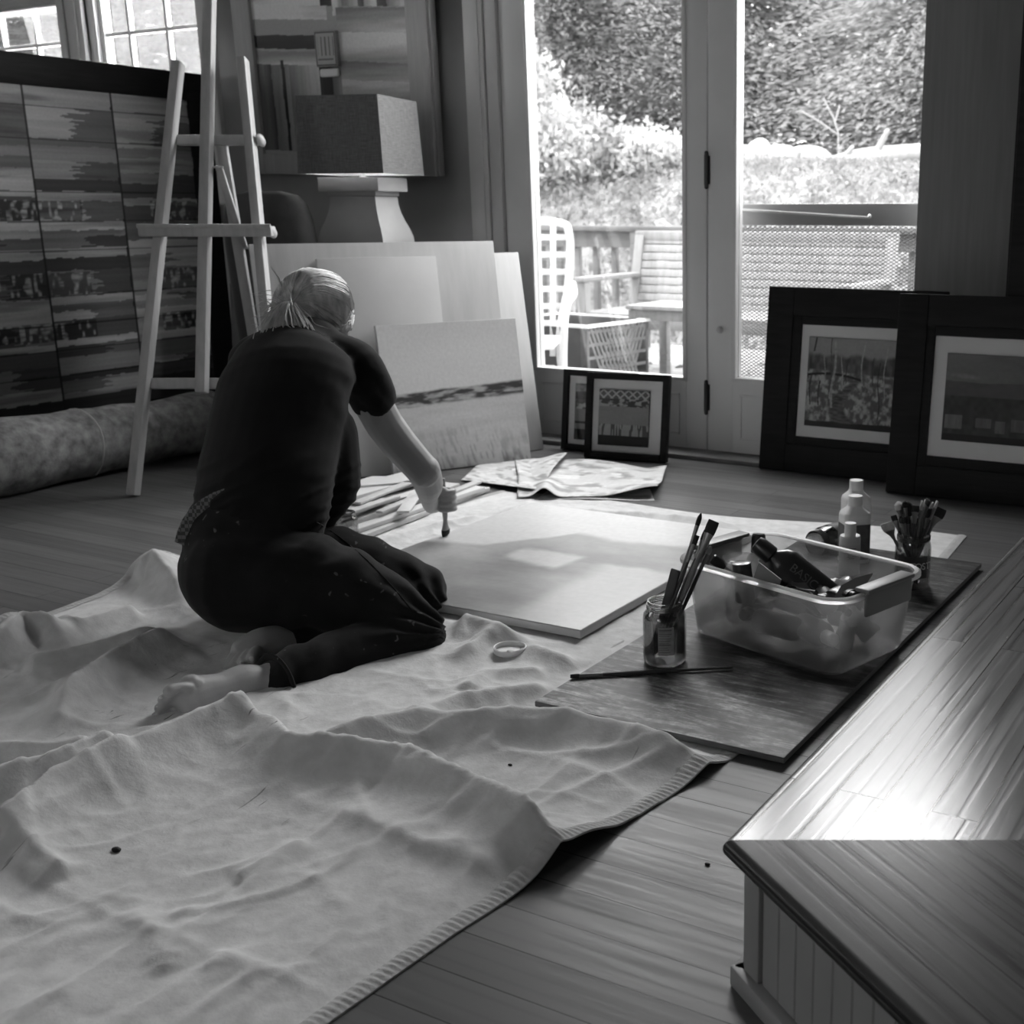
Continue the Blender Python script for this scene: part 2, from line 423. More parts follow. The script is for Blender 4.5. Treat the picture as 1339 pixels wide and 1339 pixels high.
while cc < 1.3:
    for s in (1, -1):
        q = clipd(cc, s)
        if q:
            a, za, b, zb = q; n = V(-(zb-za), 0, b-a).normalized()*hw; dy = V(0, .0012, 0)
            p0, p1 = V(a, yy, za), V(b, yy, zb)
            Q += [(p0-n-dy, p1-n-dy, p1+n-dy, p0+n-dy), (p0-n+dy, p1-n+dy, p1+n+dy, p0+n+dy), (p0+n-dy, p1+n-dy, p1+n+dy, p0+n+dy), (p0-n-dy, p1-n-dy, p1-n+dy, p0-n+dy)]
    cc += pit
mesh_obj('metal_guard', quads_mesh('metal_guard', Q), M('guard_mesh', .10, .5), sd, smooth=False)

# windows of the left bay
def window(name, x0, x1, z0, z1, vx, hz, blind=None):
    root = tag(empty(name, (x0, YW, z0)), kind='structure')
    bm = bmn(); f = .055
    for a in ((x0, x0+f, z0, z1), (x1-f*.4, x1, z0, z1), (x0+f, x1-f*.4, z0, z0+f), (x0+f, x1-f*.4, z1-f, z1)): box(bm, a[0], a[1], YW+.01, YW+.09, a[2], a[3], .003)
    box(bm, x0+f, x0+f+.03, YW+.03, YW+.07, z0, z1, .003)
    obj('window_frame', bm, M('window_paint', .75, .45, .03), root)
    bm = bmn()
    for x in vx: box(bm, x-.009, x+.009, YW+.035, YW+.06, z0+f, z1-f, .002)
    for z in hz: box(bm, x0+f, x1-f*.4, YW+.036, YW+.059, z-.009, z+.009, .002)
    obj('muntins', bm, M('window_paint', .62), root)
    bm = bmn(); box(bm, x0+.03, x1-.01, YW+.046, YW+.050, z0+.03, z1-.03); obj('pane', bm, m_glass, root)
    if blind:
        bm = bmn(); n = 9
        tube(bm, [(x0-.03, YW-.035, z1+.02), (x1+.03, YW-.035, z1+.02)], .03, 14)
        box(bm, x0-.02, x1+.02, YW-.012, YW-.009, blind, z1+.02); tube(bm, [(x0-.02, YW-.0105, blind), (x1+.02, YW-.0105, blind)], .009, 8)
        obj('roller_blind', bm, M('blind_cloth', .45, .8, .12, 12, (1,1,5)), root)
window('window_1', -6.42, -5.60, .95, 2.35, (-6.13, -5.86), (1.72, 1.34, 2.05), 1.885)
window('window_2', -5.42, -4.64, .95, 2.35, (-5.165, -4.905), (1.735, 1.34, 2.05))
bm = bmn()   # casings between and beside the two windows
box(bm, -5.60, -5.42, YW-.02, YW+.02, .85, 2.35, .004); box(bm, -5.565, -5.535, YW-.03, YW-.019, .85, 2.35, .003); box(bm, -5.485, -5.455, YW-.03, YW-.019, .85, 2.35, .003)
box(bm, -4.64, -4.545, YW-.02, YW+.02, .85, 2.42, .004); box(bm, -6.52, -6.42, YW-.02, YW+.02, .85, 2.42, .004); box(bm, -6.52, -4.545, YW-.045, YW+.02, .86, .95, .006)
struct('trim_3', bm, m_trim)

# raised oak platform the photographer stands by
plat = tag(empty('raised_platform', (-.56, 1.12, 0)), kind='structure')
tag(plat, 'raised oak platform with beadboard side and bullnose edge', 'platform')
PH = .20; C = V(-.56, 1.12, 0); d3 = V(.823, -.568, 0).normalized(); mit = RT.copy()
def prism(bm, pts, z0, z1):
    lo = [bm.verts.new((p[0], p[1], z0)) for p in pts]; hi = [bm.verts.new((p[0], p[1], z1)) for p in pts]
    fs = [bm.faces.new(lo[::-1]), bm.faces.new(hi)]
    n = len(pts)
    for i in range(n): fs.append(bm.faces.new((lo[i], lo[(i+1)%n], hi[(i+1)%n], hi[i])))
    return lo, hi
def nosed(name, pts, mat):
    """slab with its edge pts[0]-pts[1] rounded"""
    bm = bmn(); lo, hi = prism(bm, pts, PH-.024, PH); bm.edges.ensure_lookup_table()
    es = [e for e in bm.edges if set(e.verts) in ({lo[0], lo[1]}, {hi[0], hi[1]})]
    bmesh.ops.bevel(bm, geom=es, offset=.0115, segments=5, affect='EDGES', profile=.5)
    return obj(name, bm, mat, plat)
far = C + mit*2.6; m_side = M_planks('platform_oak_long', .115, .0605, .95, R(90), .22, .16, .6, bs=.6, spec=.38)
m_front = M_planks('platform_oak_front', .062, .0605, 1.3, math.atan2(.568, .823), .30, .16, .55, bs=.6, spec=.14)
nosed('platform_top', [C, V(-.56, 3.96, 0), V(far.x, 3.96, 0), far], m_side)
nosed('platform_top', [C, C+d3*2.6, C+d3*2.6+mit*2.0, far], m_front)
ns = V(-d3.y, d3.x, 0)*1.0   # inward normal of the front face
ins = .03; Cb = C + mit*(ins/math.sin(math.acos(max(-1,min(1,mit.dot(V(0,1,0)))))))
bm = bmn(); prism(bm, [Cb+V(.004,0,0), V(Cb.x+.004, 3.95, 0), V(1.5, 3.95, 0), Cb+mit*2.2+d3*2.2, Cb+d3*2.5+ns*.004], 0, PH-.025)
obj('platform_body', bm, m_trim, plat)
m_bead = M('beadboard_paint', .27, .55, .06, 7)
bm = bmn(); q = .035
while q < 2.4:   # beadboard boards
    a = Cb + d3*q; b = Cb + d3*(q+.036)
    quadbox(bm, (a+b)/2 + V(0,0,.0875) , d3*.018, ns*.004, V(0,0,.087), .0018, 1); q += .0365
obj('beadboard', bm, m_bead, plat)
bm = bmn(); quadbox(bm, Cb + d3*.016 + V(0,0,.0875), d3*.017, ns*.0085, V(0,0,.087), .002)
quadbox(bm, Cb + V(-.001,.016,.0875), V(0,.017,0), V(.008,0,0), V(0,0,.087), .002)
obj('corner_post', bm, m_bead, plat)
bm = bmn(); quadbox(bm, Cb + d3*1.2 - ns*.010 + V(0,0,.014), d3*1.215, ns*.010, V(0,0,.014), .003)
quadbox(bm, Cb + V(-.010,1.4,.014), V(0,1.41,0), V(.010,0,0), V(0,0,.014), .003)
obj('base_moulding', bm, m_bead, plat)
# ------------------------------------------------------------------ garden beyond the doors
rng = np.random.default_rng(7); random.seed(7)
m_deck = M('deck_boards', .28, .6, .2, 5, (8, 1, 1), bs=.2)
m_rail = M('weathered_rail', .13, .7, .2, 6, (1, 1, 8))
bm = bmn(); y = 4.14
while y < 7.9:
    box(bm, -9.5, 1.5, y, y+.135, -.11, -.075, .003); y += .14
tag(obj('deck', bm, m_deck, recenter=False), kind='structure')

# hillside rising behind the deck
def hill(x, y):
    t = smooth(7.6, 13.2, y)
    return -.62 + 1.98*t + .18*(fbm(np.asarray(x)*.5, np.asarray(y)*.5, 3)-.5) + np.maximum(0, np.asarray(y)-13.2)*.06 + .22*smooth(-5.5, -8.5, x)*t
gx, gy = np.meshgrid(np.linspace(-26, 10, 120), np.linspace(7.0, 34, 100))
tag(mesh_obj('hillside', grid_mesh('hillside', np.stack([gx, gy, hill(gx, gy)], -1)), M('hill_soil', .22, .9, .4, 3), smooth='all', recenter=False), kind='structure')
gx, gy = np.meshgrid(np.linspace(-26, 10, 20), np.linspace(4.14, 8.0, 12))
tag(mesh_obj('ground_under_deck', grid_mesh('ground', np.stack([gx, gy, gx*0-.66], -1)), M('hill_soil', .22), recenter=False), kind='structure')

def leaf_quads(c, size, dirs=None, asp=.5, up=.5):
    """one leaf-shaped quad per centre"""
    n = len(c); d = rng.normal(size=(n,3)) if dirs is None else dirs + rng.normal(size=(n,3))*.35
    d /= np.linalg.norm(d, axis=1)[:,None]; w = np.cross(d, rng.normal(size=(n,3))); w /= np.linalg.norm(w, axis=1)[:,None]
    s = (size*(.6+.8*rng.random(n)))[:,None] if np.ndim(size) == 0 else size[:,None]
    return np.stack([c-d*s*.5, c+w*s*asp*.5, c+d*s*.5, c-w*s*asp*.5], 1)
def M_leaf(name, v, tr=.35, amp=.4, ns=3):
    m = bpy.data.materials.new(name); m.use_nodes = True; nt = m.node_tree; nt.nodes.clear()
    o = nt.nodes.new('ShaderNodeOutputMaterial'); d = nt.nodes.new('ShaderNodeBsdfDiffuse'); t = nt.nodes.new('ShaderNodeBsdfTranslucent')
    c = ramp(nt, noise(nt, coords(nt), ns, 5), [(.3, v*(1-amp)), (.7, v*(1+amp))])
    nt.links.new(c, d.inputs['Color']); nt.links.new(c, t.inputs['Color'])
    x = nt.nodes.new('ShaderNodeMixShader'); x.inputs['Fac'].default_value = tr
    nt.links.new(d.outputs[0], x.inputs[1]); nt.links.new(t.outputs[0], x.inputs[2]); nt.links.new(x.outputs[0], o.inputs['Surface']); return m
m_bark = M('bark', .14, .9, .4, 12, (1,1,.3))
m_ivy = M_leaf('ivy_leaf', .30, .45, .4); m_conifer = M_leaf('conifer_leaf', .32, .5, .2); m_shrub = M_leaf('shrub_leaf', .52, .45)
# ivy and leaf litter: nobody could count it
n = 52000; x = rng.uniform(-13, 0.5, n); y = 8.0 + 5.6*rng.random(n)**.9
c = np.stack([x, y, hill(x, y)+.02+.10*rng.random(n)], 1)
tag(mesh_obj('ground_cover', quads_mesh('ground_cover', leaf_quads(c, .066, None, .65)), m_ivy, smooth=False, recenter=False),
    'pale ivy and leaf litter covering the slope behind the deck', 'ground cover', kind='stuff')
n = 260; x = rng.uniform(-6.2, -1.2, n); y = rng.uniform(4.5, 7.6, n)
c = np.stack([x, y, np.full(n, -.068)], 1); dd = rng.normal(size=(n,3))*np.array([1,1,.08])
tag(mesh_obj('fallen_leaves', quads_mesh('fallen_leaves', leaf_quads(c, .07, dd*3, .6)), M_leaf('dry_leaf', .3, .1), smooth=False, recenter=False),
    'dry leaves scattered over the sunlit deck boards', 'leaves', kind='stuff')

def conifer(label, x, y, h, w, lean=0, n=9000, group=None, size=.13, mat=None):
    z0 = float(hill(np.array(x), np.array(y)))-.1; root = thing('conifer_tree', label, 'tree', (x, y, z0), group)
    bm = bmn(); top = V(x+lean, y, z0+h)
    tube(bm, [V(x,y,z0), V(x+lean*.3,y,z0+h*.4), top], [w*.075, w*.05, .02], 10); obj('trunk', bm, m_bark, root)
    nb = max(30, n//110); C_, D_ = [], []; bm = bmn()
    for b in range(nb):
        t = (b+.5)/nb; z = z0 + h*(.03+.97*t); ln = w*(1-t)**.55*(.75+.5*rng.random())+.15; a = b*2.4+rng.random()
        p = V(x+lean*t, y, z); d = V(math.cos(a), math.sin(a), .28)
        k = max(20, int(n/nb)); s = .12+.88*rng.random(k)**.7
        q = np.array(p)[None]+np.outer(s*ln, np.array(d)); q[:,2] -= .32*ln*s**2
        sp = (.10+.30*ln*.45*(1-abs(s-.45)))[:,None]; q += rng.normal(size=(k,3))*sp*np.array([.55,.55,.4])
        C_.append(q); D_.append(np.tile(np.array([d.x, d.y, -.25]), (k,1)))
        e = p + d*ln*.8; e.z -= .2*ln; tube(bm, [p, (p+e)/2+V(0,0,.05*ln), e], [.02,.014,.006], 5)
    obj('branches', bm, m_bark, root)
    mesh_obj('foliage', quads_mesh('foliage', leaf_quads(np.concatenate(C_), size, np.concatenate(D_)*1.6, .20)), mat or m_conifer, root, smooth=False)
    return root
trees = [(-9.6, 18.6, 4.6, 3.3, .5, 60000, 'dark feathery conifer whose trunk shows through the left door pane'),
         (-4.9, 18.8, 4.6, 3.6, 0, 80000, 'broad pale conifer filling the right door pane above the stones'),
         (-13.2, 19.6, 4.6, 3.2, 0, 45000, 'hazy conifer at the far left of the left door pane'),
         (-7.3, 21.0, 4.9, 3.4, -.3, 40000, 'tall conifer standing between the two trees seen through the doors'),
         (-11.6, 24.0, 5.4, 4.2, 0, 30000, 'tall conifer far behind, between the two left-pane trees'),
         (-7.8, 25.5, 5.6, 4.6, 0, 30000, 'tall conifer far behind the door stiles'),
         (-3.4, 24.0, 5.4, 4.4, 0, 30000, 'tall conifer far behind the right door pane'),
         (-16.5, 24.0, 5.6, 4.6, 0, 30000, 'tall conifer far behind at the left of the left door pane'),
         (-11.3, 16.9, 4.6, 3.2, 0, 45000, 'pale conifer rising right behind the tall sunlit shrub'),
         (-1.6, 18.6, 4.4, 3.2, .2, 40000, 'conifer behind the log at the right side of the right door pane')]
for x, y, h, w, ln, n_, lab in trees: conifer(lab, x, y, h, w, ln, n_, 'conifers behind the deck')
for x, y, lab in ((-17.8, 13.2, 'leafy tree seen through the window pair above the striped painting'), (-22.0, 14.2, 'leafy tree at the far left behind the blinded window'), (-16.2, 14.8, 'leafy tree at the right edge of the right small-paned window'),
    (-20.0, 16.6, 'leafy tree in the second row behind the two small-paned windows'), (-25.0, 17.0, 'leafy tree in the second row far left, outside the blinded window'), (-18.0, 18.2, 'leafy tree in the second row seen through the right part of the right small-paned window')):
    conifer(lab, x, y, 4.8, 3.4, 0, 34000, 'trees outside the small-paned windows', .11, M_leaf('bay_leaf', .10, .5, .25))

def shrub(label, x, y, rx, rz, n, mat, size=.13):
    z0 = float(hill(np.array(x), np.array(y)))-.05; root = thing('leafy_shrub', label, 'shrub', (x,y,z0), 'bright shrubs on the slope')
    bm = bmn()
    for k in range(9):
        a = k*.7; tube(bm, [V(x,y,z0), V(x+.3*rx*math.cos(a), y+.3*rx*math.sin(a), z0+rz*.5), V(x+.7*rx*math.cos(a), y+.7*rx*math.sin(a), z0+rz*.95)], [.02,.014,.006], 6)
    obj('stems', bm, m_bark, root)
    v = rng.normal(size=(n,3)); v /= np.linalg.norm(v,axis=1)[:,None]; v *= (rng.random(n)**.4)[:,None]
    c = v*np.array([rx,rx,rz]) + np.array([x,y,z0+rz*.75]); c += rng.normal(size=(n,3))*.08
    mesh_obj('foliage', quads_mesh('foliage', leaf_quads(c, size, None, .5)), mat, root, smooth=False)
shrub('tall sunlit shrub at the left edge of the left door pane', -9.1, 11.8, .95, 1.05, 9000, m_shrub, .095)
shrub('mid sunlit shrub sloping down beside the tall one', -8.1, 11.9, .7, .50, 6500, m_shrub, .09)
shrub('low sunlit shrub in front of the conifer trunk', -7.3, 12.4, .5, .25, 3200, m_shrub, .09)

# stones and fallen log along the top of the slope
def stone(lab, u, v, D, rx, rz):
    p = P(u, v, D); zb = float(hill(np.array(p.x), np.array(p.y)))
    bm = bmn(); bmesh.ops.create_icosphere(bm, subdivisions=3, radius=1)
    sd_ = random.random()*50
    for w_ in bm.verts:
        k = .8+.35*float(fbm(w_.co.x*1.3+sd_, w_.co.y*1.3+w_.co.z*1.7, 5))
        w_.co = V(w_.co.x*rx*k, w_.co.y*rx*.8*k, w_.co.z*rz*k)
        w_.co += V(p.x, p.y, max(zb+rz*.3, p.z))
    tag(obj('garden_stone', bm, M('pale_stone', .30, .8, .15, 5, bs=.3), smooth='all'), lab, 'stone', 'stones on the slope')
stone('wide pale stone left of the door stile beside the log litter', 880, 222, 15.2, .42, .22)
stone('flat pale stone lying below the conifer trunk', 855, 224, 14.8, .35, .12)
stone('small stone at the left edge of the right pane', 968, 222, 15.4, .22, .18)
stone('upright round white stone left of the log', 992, 218, 15.2, .20, .24)
stone('rounded stone between the white stone and the log', 1020, 214, 15.2, .27, .2)
stone('broad low stone partly under the log', 1052, 218, 15.1, .38, .2)
root = thing('fallen_log', 'bleached fallen log lying along the top of the slope', 'log', tuple(P(1110, 212, 14.4)))
m_log = M('bleached_wood', .26, .8, .15, 5, (1,8,1))
bm = bmn(); limb(bm, [P(1030,228,14.4), P(1075,219,14.4), P(1130,208,14.4), P(1180,201,14.5), P(1260,196,14.6)], [.07,.10,.12,.10,.09], 12); obj('trunk', bm, m_log, root)
for a, b, r in (((1143,203),(1160,172),.04), ((1098,212),(1114,194),.04), ((1036,222),(1045,200),.04)):
    bm = bmn(); limb(bm, [P(*a,14.4), P((a[0]+b[0])/2+1,(a[1]+b[1])/2,14.35), P(*b,14.3)], [r*1.3, r, r*.7], 8); obj('branch_stub', bm, m_log, root)
bm = bmn(); b0 = P(1096, 232, 13.4); z_ = float(hill(np.array(b0.x), np.array(b0.y))); b0.z = z_
for pts in ([b0, P(1096,175,13.4), P(1090,155,13.4), P(1076,128,13.4)], [P(1096,177,13.4), P(1072,160,13.4), P(1046,145,13.4)], [P(1092,160,13.4), P(1098,138,13.4)], [P(1095,172,13.4), P(1102,166,13.4)]):
    tube(bm, pts, .009, 6)
tag(obj('bare_sapling', bm, m_log), 'thin bare sapling standing in front of the log', 'sapling')

# deck railing
root = thing('deck_railing', 'weathered wooden deck railing with square balusters', 'railing', (-4, 7.66, -.075))
yr = 7.66
bm = bmn(); box(bm, -9.5, 1.5, yr-.07, yr+.07, .775, .812, .005); obj('top_rail', bm, m_rail, root)
bm = bmn(); box(bm, -9.5, 1.5, yr-.02, yr+.02, .655, .772, .004); obj('upper_rail', bm, m_rail, root)
bm = bmn(); box(bm, -9.5, 1.5, yr-.02, yr+.02, .06, .15, .004); obj('lower_rail', bm, m_rail, root)
for x in (-7.9, -6.1, -4.53, -2.9, -1.3): bm = bmn(); box(bm, x-.055, x+.055, yr-.06, yr+.04, -.075, .774, .004); obj('post', bm, m_rail, root)
x = -8.9
while x < .9:
    bm = bmn(); box(bm, x-.022, x+.022, yr+.018, yr+.06, .06, .772, .003); obj('baluster', bm, m_rail, root); x += .165

# white metal patio chair with a lattice of straps
m_white = M('white_enamel', .82, .35, .03)
Dc = 6.0
root = thing('patio_chair', 'white metal patio chair with woven strap lattice back', 'chair', tuple(L(-.88, Dc, -.075)))
def ch(a, b, c): return L(-.945+a, Dc+b, c)   # a right, b away, c height
bm = bmn()
fr = [ch(-.24,.02,.28), ch(-.25,.06,.60), ch(-.24,.10,.80), ch(-.17,.12,.865), ch(.20,.12,.865), ch(.275,.10,.80), ch(.265,.06,.55), ch(.22,.02,.30), ch(.235,.03,.0)]
limb(bm, fr, [.020]*len(fr), 10, None, 5, False); obj('back_frame', bm, m_white, root)
for k, xx in enumerate((-.16,-.07,.02,.11,.195)):
    bm = bmn(); bar(bm, ch(xx,.105,.865), ch(xx-.02*(k-2)*.3,.02,.02 if k%2 else .2), .030, .006, RT, .001); obj('strap', bm, m_white, root)
for zz in (.79,.705,.62,.535,.45,.365,.26,.14):
    yb = .02+.10*(zz/.87); w0 = .25 if zz > .3 else .22
    bm = bmn(); bar(bm, ch(-w0,yb-.006,zz), ch(w0+.01,yb-.006,zz), .030, .006, Z, .001); obj('strap', bm, m_white, root)
bm = bmn(); quadbox(bm, ch(0,-.24,.30), RT*.25, FWH*.24, Z*.012, .01); obj('seat', bm, m_white, root)
for s in (-.27,.29):
    bm = bmn(); limb(bm, [ch(s,.07,.56), ch(s*1.08,-.12,.52), ch(s*1.08,-.38,.50), ch(s*1.05,-.46,.42), ch(s,-.44,.2), ch(s,-.42,-.06)], [.018]*6, 10, None, 5, False); obj('arm', bm, m_white, root)
for s in (-.25,.27):
    bm = bmn(); tube(bm, [ch(s,.02,.30), ch(s,.10,.1), ch(s,.14,-.06)], .018, 10); obj('leg', bm, m_white, root)

# slatted garden bench by the railing
m_teak = M('grey_teak', .26, .7, .15, 6, (8, 1, 1))
bx0, bx1, by = -4.02, -2.25, 6.62
root = thing('garden_bench', 'long slatted wooden garden bench with its back to the railing', 'bench', ((bx0+bx1)/2, by, -.075))
bz0, bz1, ln_ = .30, .765, .13
for s in (bx0, bx1-.07):
    bm = bmn(); bar(bm, (s+.035, by, -.075), (s+.035, by+.02, bz0), .065, .055, V(1,0,0), .005); bar(bm, (s+.035, by+.02, bz0-.02), (s+.035, by+ln_, bz1), .065, .05, V(1,0,0), .005); obj('back_post', bm, m_teak, root)
    bm = bmn(); bar(bm, (s+.035, by-.56, -.075), (s+.035, by-.56, .50), .06, .06, V(1,0,0), .005); obj('leg', bm, m_teak, root)
    bm = bmn(); bar(bm, (s+.035, by-.62, .52), (s+.035, by+.06, .52), .075, .03, V(1,0,0), .008); obj('arm', bm, m_teak, root)
    bm = bmn(); bar(bm, (s+.035, by-.56, .27), (s+.035, by, .27), .03, .07, V(1,0,0), .004); obj('seat_rail', bm, m_teak, root)
for k in range(9):
    t = k/8; z_ = bz0+.03+t*(bz1-bz0-.06); bm = bmn()
    bar(bm, (bx0+.06, by+.02+t*(ln_-.03), z_), (bx1-.06, by+.02+t*(ln_-.03), z_), .046, .018, V(0,.25,1), .003); obj('back_slat', bm, m_teak, root)
bm = bmn(); bar(bm, (bx0, by+ln_, bz1), (bx1, by+ln_, bz1), .06, .045, Z, .006); obj('top_rail', bm, m_teak, root)
for k in range(7):
    yy = by-.55+k*.083; bm = bmn(); bar(bm, (bx0+.01, yy, .315), (bx1-.01, yy, .315), .065, .02, V(0,1,0), .003); obj('seat_slat', bm, m_teak, root)

# small side table in front of the bench
t0 = P(868, 402, 6.35); root = thing('side_table', 'low wooden side table in front of the slatted bench', 'table', (t0.x, t0.y, -.075))
ex_, ey_ = V(1,0,0), V(0,1,0); tz = t0.z; cc_ = V(t0.x+.02, t0.y+.1, 0)
bm = bmn()
for k in range(4): quadbox(bm, cc_ + V(0,-.15+.1*k,tz), ex_*.20, ey_*.047, Z*.011, .003)
obj('table_top', bm, M('pale_teak', .36, .6, .12, 6, (8,1,1)), root)
bm = bmn()
for k in (-1, 1): quadbox(bm, cc_+V(0,.17*k,tz-.04), ex_*.18, ey_*.01, Z*.026, .002); quadbox(bm, cc_+V(.17*k,0,tz-.04), ex_*.01, ey_*.17, Z*.026, .002)
obj('apron', bm, m_teak, root)
for i in (-1,1):
    for j in (-1,1): bm = bmn(); quadbox(bm, cc_+V(.165*i,.165*j,(tz-.015-.075)/2), ex_*.024, ey_*.024, Z*((tz-.015+.075)/2), .003); obj('leg', bm, m_teak, root)

# planter box with a woven end
p0 = P(767, 428, 5.9); p1 = P(700, 428, 6.1); zt = p0.z; p0.z = p1.z = 0
bk = (V(0,1,0)); hgt = zt+.075
root = thing('planter_box', 'dark planter box with pale rim and woven end', 'planter', (p0.x, p0.y, -.075))
ax = (p1-p0).normalized(); wd = V(-ax.y, ax.x, 0); wd = wd if wd.dot(FWH) > 0 else -wd; ln = .62; dp = .5
cb = p0 + ax*ln/2 + wd*dp/2
bm = bmn()
for s in (0, dp-.02): quadbox(bm, p0+ax*ln/2+wd*(s+.01)+Z*(zt-.075)/2, ax*ln/2, wd*.01, Z*hgt/2, .003)
quadbox(bm, p0+ax*(ln-.01)+wd*dp/2+Z*(zt-.075)/2, ax*.01, wd*(dp/2-.02), Z*hgt/2, .002); quadbox(bm, cb-Z*.05, ax*(ln/2-.02), wd*(dp/2-.02), Z*.012)
obj('box_panel', bm, M('dark_planter', .07, .6), root)
bm = bmn()
for k in range(16):
    for s in (1,-1):
        a = p0+wd*(.015+.031*k)+ax*(.004+.004*(s>0))-Z*.07; b = a+wd*(.20*s)+Z*(hgt-.01)
        if 0 <= (b-p0).dot(wd) <= dp: bar(bm, a, b, .013, .004, wd)
for zz in np.linspace(-.06, zt-.03, 7): bar(bm, p0+ax*.006+Z*float(zz), p0+ax*.006+wd*dp+Z*float(zz), .016, .004, Z)
obj('woven_end', bm, M('wicker', .15, .7, .2, 20), root)
bm = bmn()
for a, b in ((p0, p0+ax*ln), (p0, p0+wd*dp), (p0+wd*dp, p0+wd*dp+ax*ln), (p0+ax*ln, p0+ax*ln+wd*dp)): bar(bm, a+Z*zt, b+Z*zt, .03, .016, Z.cross(b-a), .003, .012)
obj('rim', bm, m_white, root)
# ------------------------------------------------------------------ furnishings and pictures
m_dark = M('black_stained_wood', .011, .55, .35, 7, (1, 9, 9), bs=.12, bscale=40, spec=.18)
m_mat = M('mat_board', .80, .85, .03)
m_art = M_attr('painted_art', .55)
m_ply = M('birch_panel', .44, .55, .07, 4, (7, 7, 1), bs=.05)
m_pine = M('pine', .44, .5, .10, 6, (9, 9, 1), bs=.05)

def art_on(root, name, x0, x1, z0, z1, y, fn, nx=120, nz=120, mat=None):
    """painted sheet in the local XZ plane, facing -Y; fn(s,t) gives greys, t from the bottom"""
    s, t = np.meshgrid(np.linspace(0,1,nx), np.linspace(0,1,nz))
    me = grid_mesh(name, np.stack([x0+s*(x1-x0), np.full_like(s, y), z0+t*(z1-z0)], -1)); set_col(me, fn(s, t))
    return mesh_obj(name, me, mat or m_art, root, local=True)
def lean_root(name, label, cat, p0, ex, lean, t=.0, group=None):
    ex = Vector((ex[0], ex[1], 0)).normalized(); back = V(-ex.y, ex.x, 0)
    if back.dot(FWH) < 0: back = -back
    ez = Z*math.cos(R(lean)) + back*math.sin(R(lean)); ey = ez.cross(ex)
    rot = Matrix((ex, ey, ez)).transposed()
    loc = Vector((p0[0], p0[1], t*math.sin(R(lean))+.001))
    return thing(name, label, cat, loc, group, rot)
def framed(label, p0, ex, lean, w, h, b, t, m0, art, fn, group, mat_fr=None):
    r = lean_root('framed_picture', label, 'picture', p0, ex, lean, t, group); fr = mat_fr or m_dark
    for (x0,x1,z0,z1) in ((0,b,0,h),(w-b,w,0,h),(b,w-b,0,b),(b,w-b,h-b,h)):
        bm = bmn(); box(bm, x0,x1,0,t,z0,z1,.003); obj('frame_rail' if x1-x0 > z1-z0 else 'frame_stile', bm, fr, r, local=True)
    bm = bmn(); i = .012
    if m0[0]-b > .015:
        for (x0,x1,z0,z1) in ((b,m0[0],b,h-b),(w-m0[0],w-b,b,h-b),(m0[0],w-m0[0],b,m0[1]),(m0[0],w-m0[0],m0[2],h-b)): box(bm, x0,x1,.004,t*.8,z0,z1,.002)
        obj('inner_frame', bm, fr, r, local=True)
    else: bm.free()
    bm = bmn(); box(bm, b-.004, w-b+.004, t*.55, t*.62, b-.004, h-b+.004); obj('mat_board', bm, m_mat, r, local=True)
    bm = bmn(); box(bm, b, w-b, t*.62, t*.9, b, h-b); obj('backing', bm, M('backing_board', .2), r, local=True)
    bm = bmn(); x0,x1,z0,z1 = art; box(bm, x0-.001, x1+.001, t*.55-.006, t*.55, z0-.001, z1+.001); ab = obj('art_block', bm, m_dark, r, local=True)
    art_on(ab, 'picture_art', x0, x1, z0, z1, t*.55-.0065, fn, 200, 200)
    bm = bmn(); box(bm, m0[0], w-m0[0], t*.22, t*.22+.002, m0[1], m0[2]); obj('glazing', bm, M_clear('picture_glass', .97, .006), r, local=True)
    return r

def art_marsh(s, t):
    g = .34+.10*fbm(s*4, t*5, 1)
    tr = smooth(.84, .78, t+.14*(fbm(s*8, s*0, 2)-.5))*smooth(.58,.62,t); g = g*(1-tr)+tr*(.05+.14*vn(s*34, t*16, 3))
    land = smooth(.63, .60, t+.05*(s-.5)); tex = fbm(s*26, t*20, 4); g = g*(1-land)+land*(.13+.42*smooth(.35,.75,tex))
    cx = .52-.16*np.sin(t*6.5)+.05*(fbm(t*6,t*0,5)-.5); riv = smooth(.06, .0, np.abs(s-cx)-.15*(.62-t))*smooth(.62,.56,t); g = g*(1-riv)+riv*(.04+.16*vn(s*20,t*70,5))
    bk = np.abs(t-.60+.10*(s-.25)**2*4) < .014; g = np.where(bk&(s < .62), .025, g)
    for i, (c, w_, t0, t1, v) in enumerate(((.30,.013,.22,.97,.5),(.27,.006,.3,1,.12),(.40,.007,.42,.80,.5),(.62,.007,.5,.97,.55),(.88,.006,.35,.93,.5),(.82,.006,.12,.75,.06),(.05,.008,.24,.58,.06),(.15,.009,.24,.52,.07),(.20,.006,.5,.9,.4),(.06,.010,.84,1,.05),(.75,.005,.5,.8,.08),(.46,.005,.5,.78,.07))):
        on = (np.abs(s-c-.012*np.sin(t*11+i)-.06*(t-.5)*(.5-(i%3)/2)) < w_)&(t > t0)&(t < t1); g = np.where(on, v*(.6+.5*vn(s*40,t*40,7)), g)
    return np.where(t < .05+.02*vn(s*9,s*0,9), .035, g)*.9
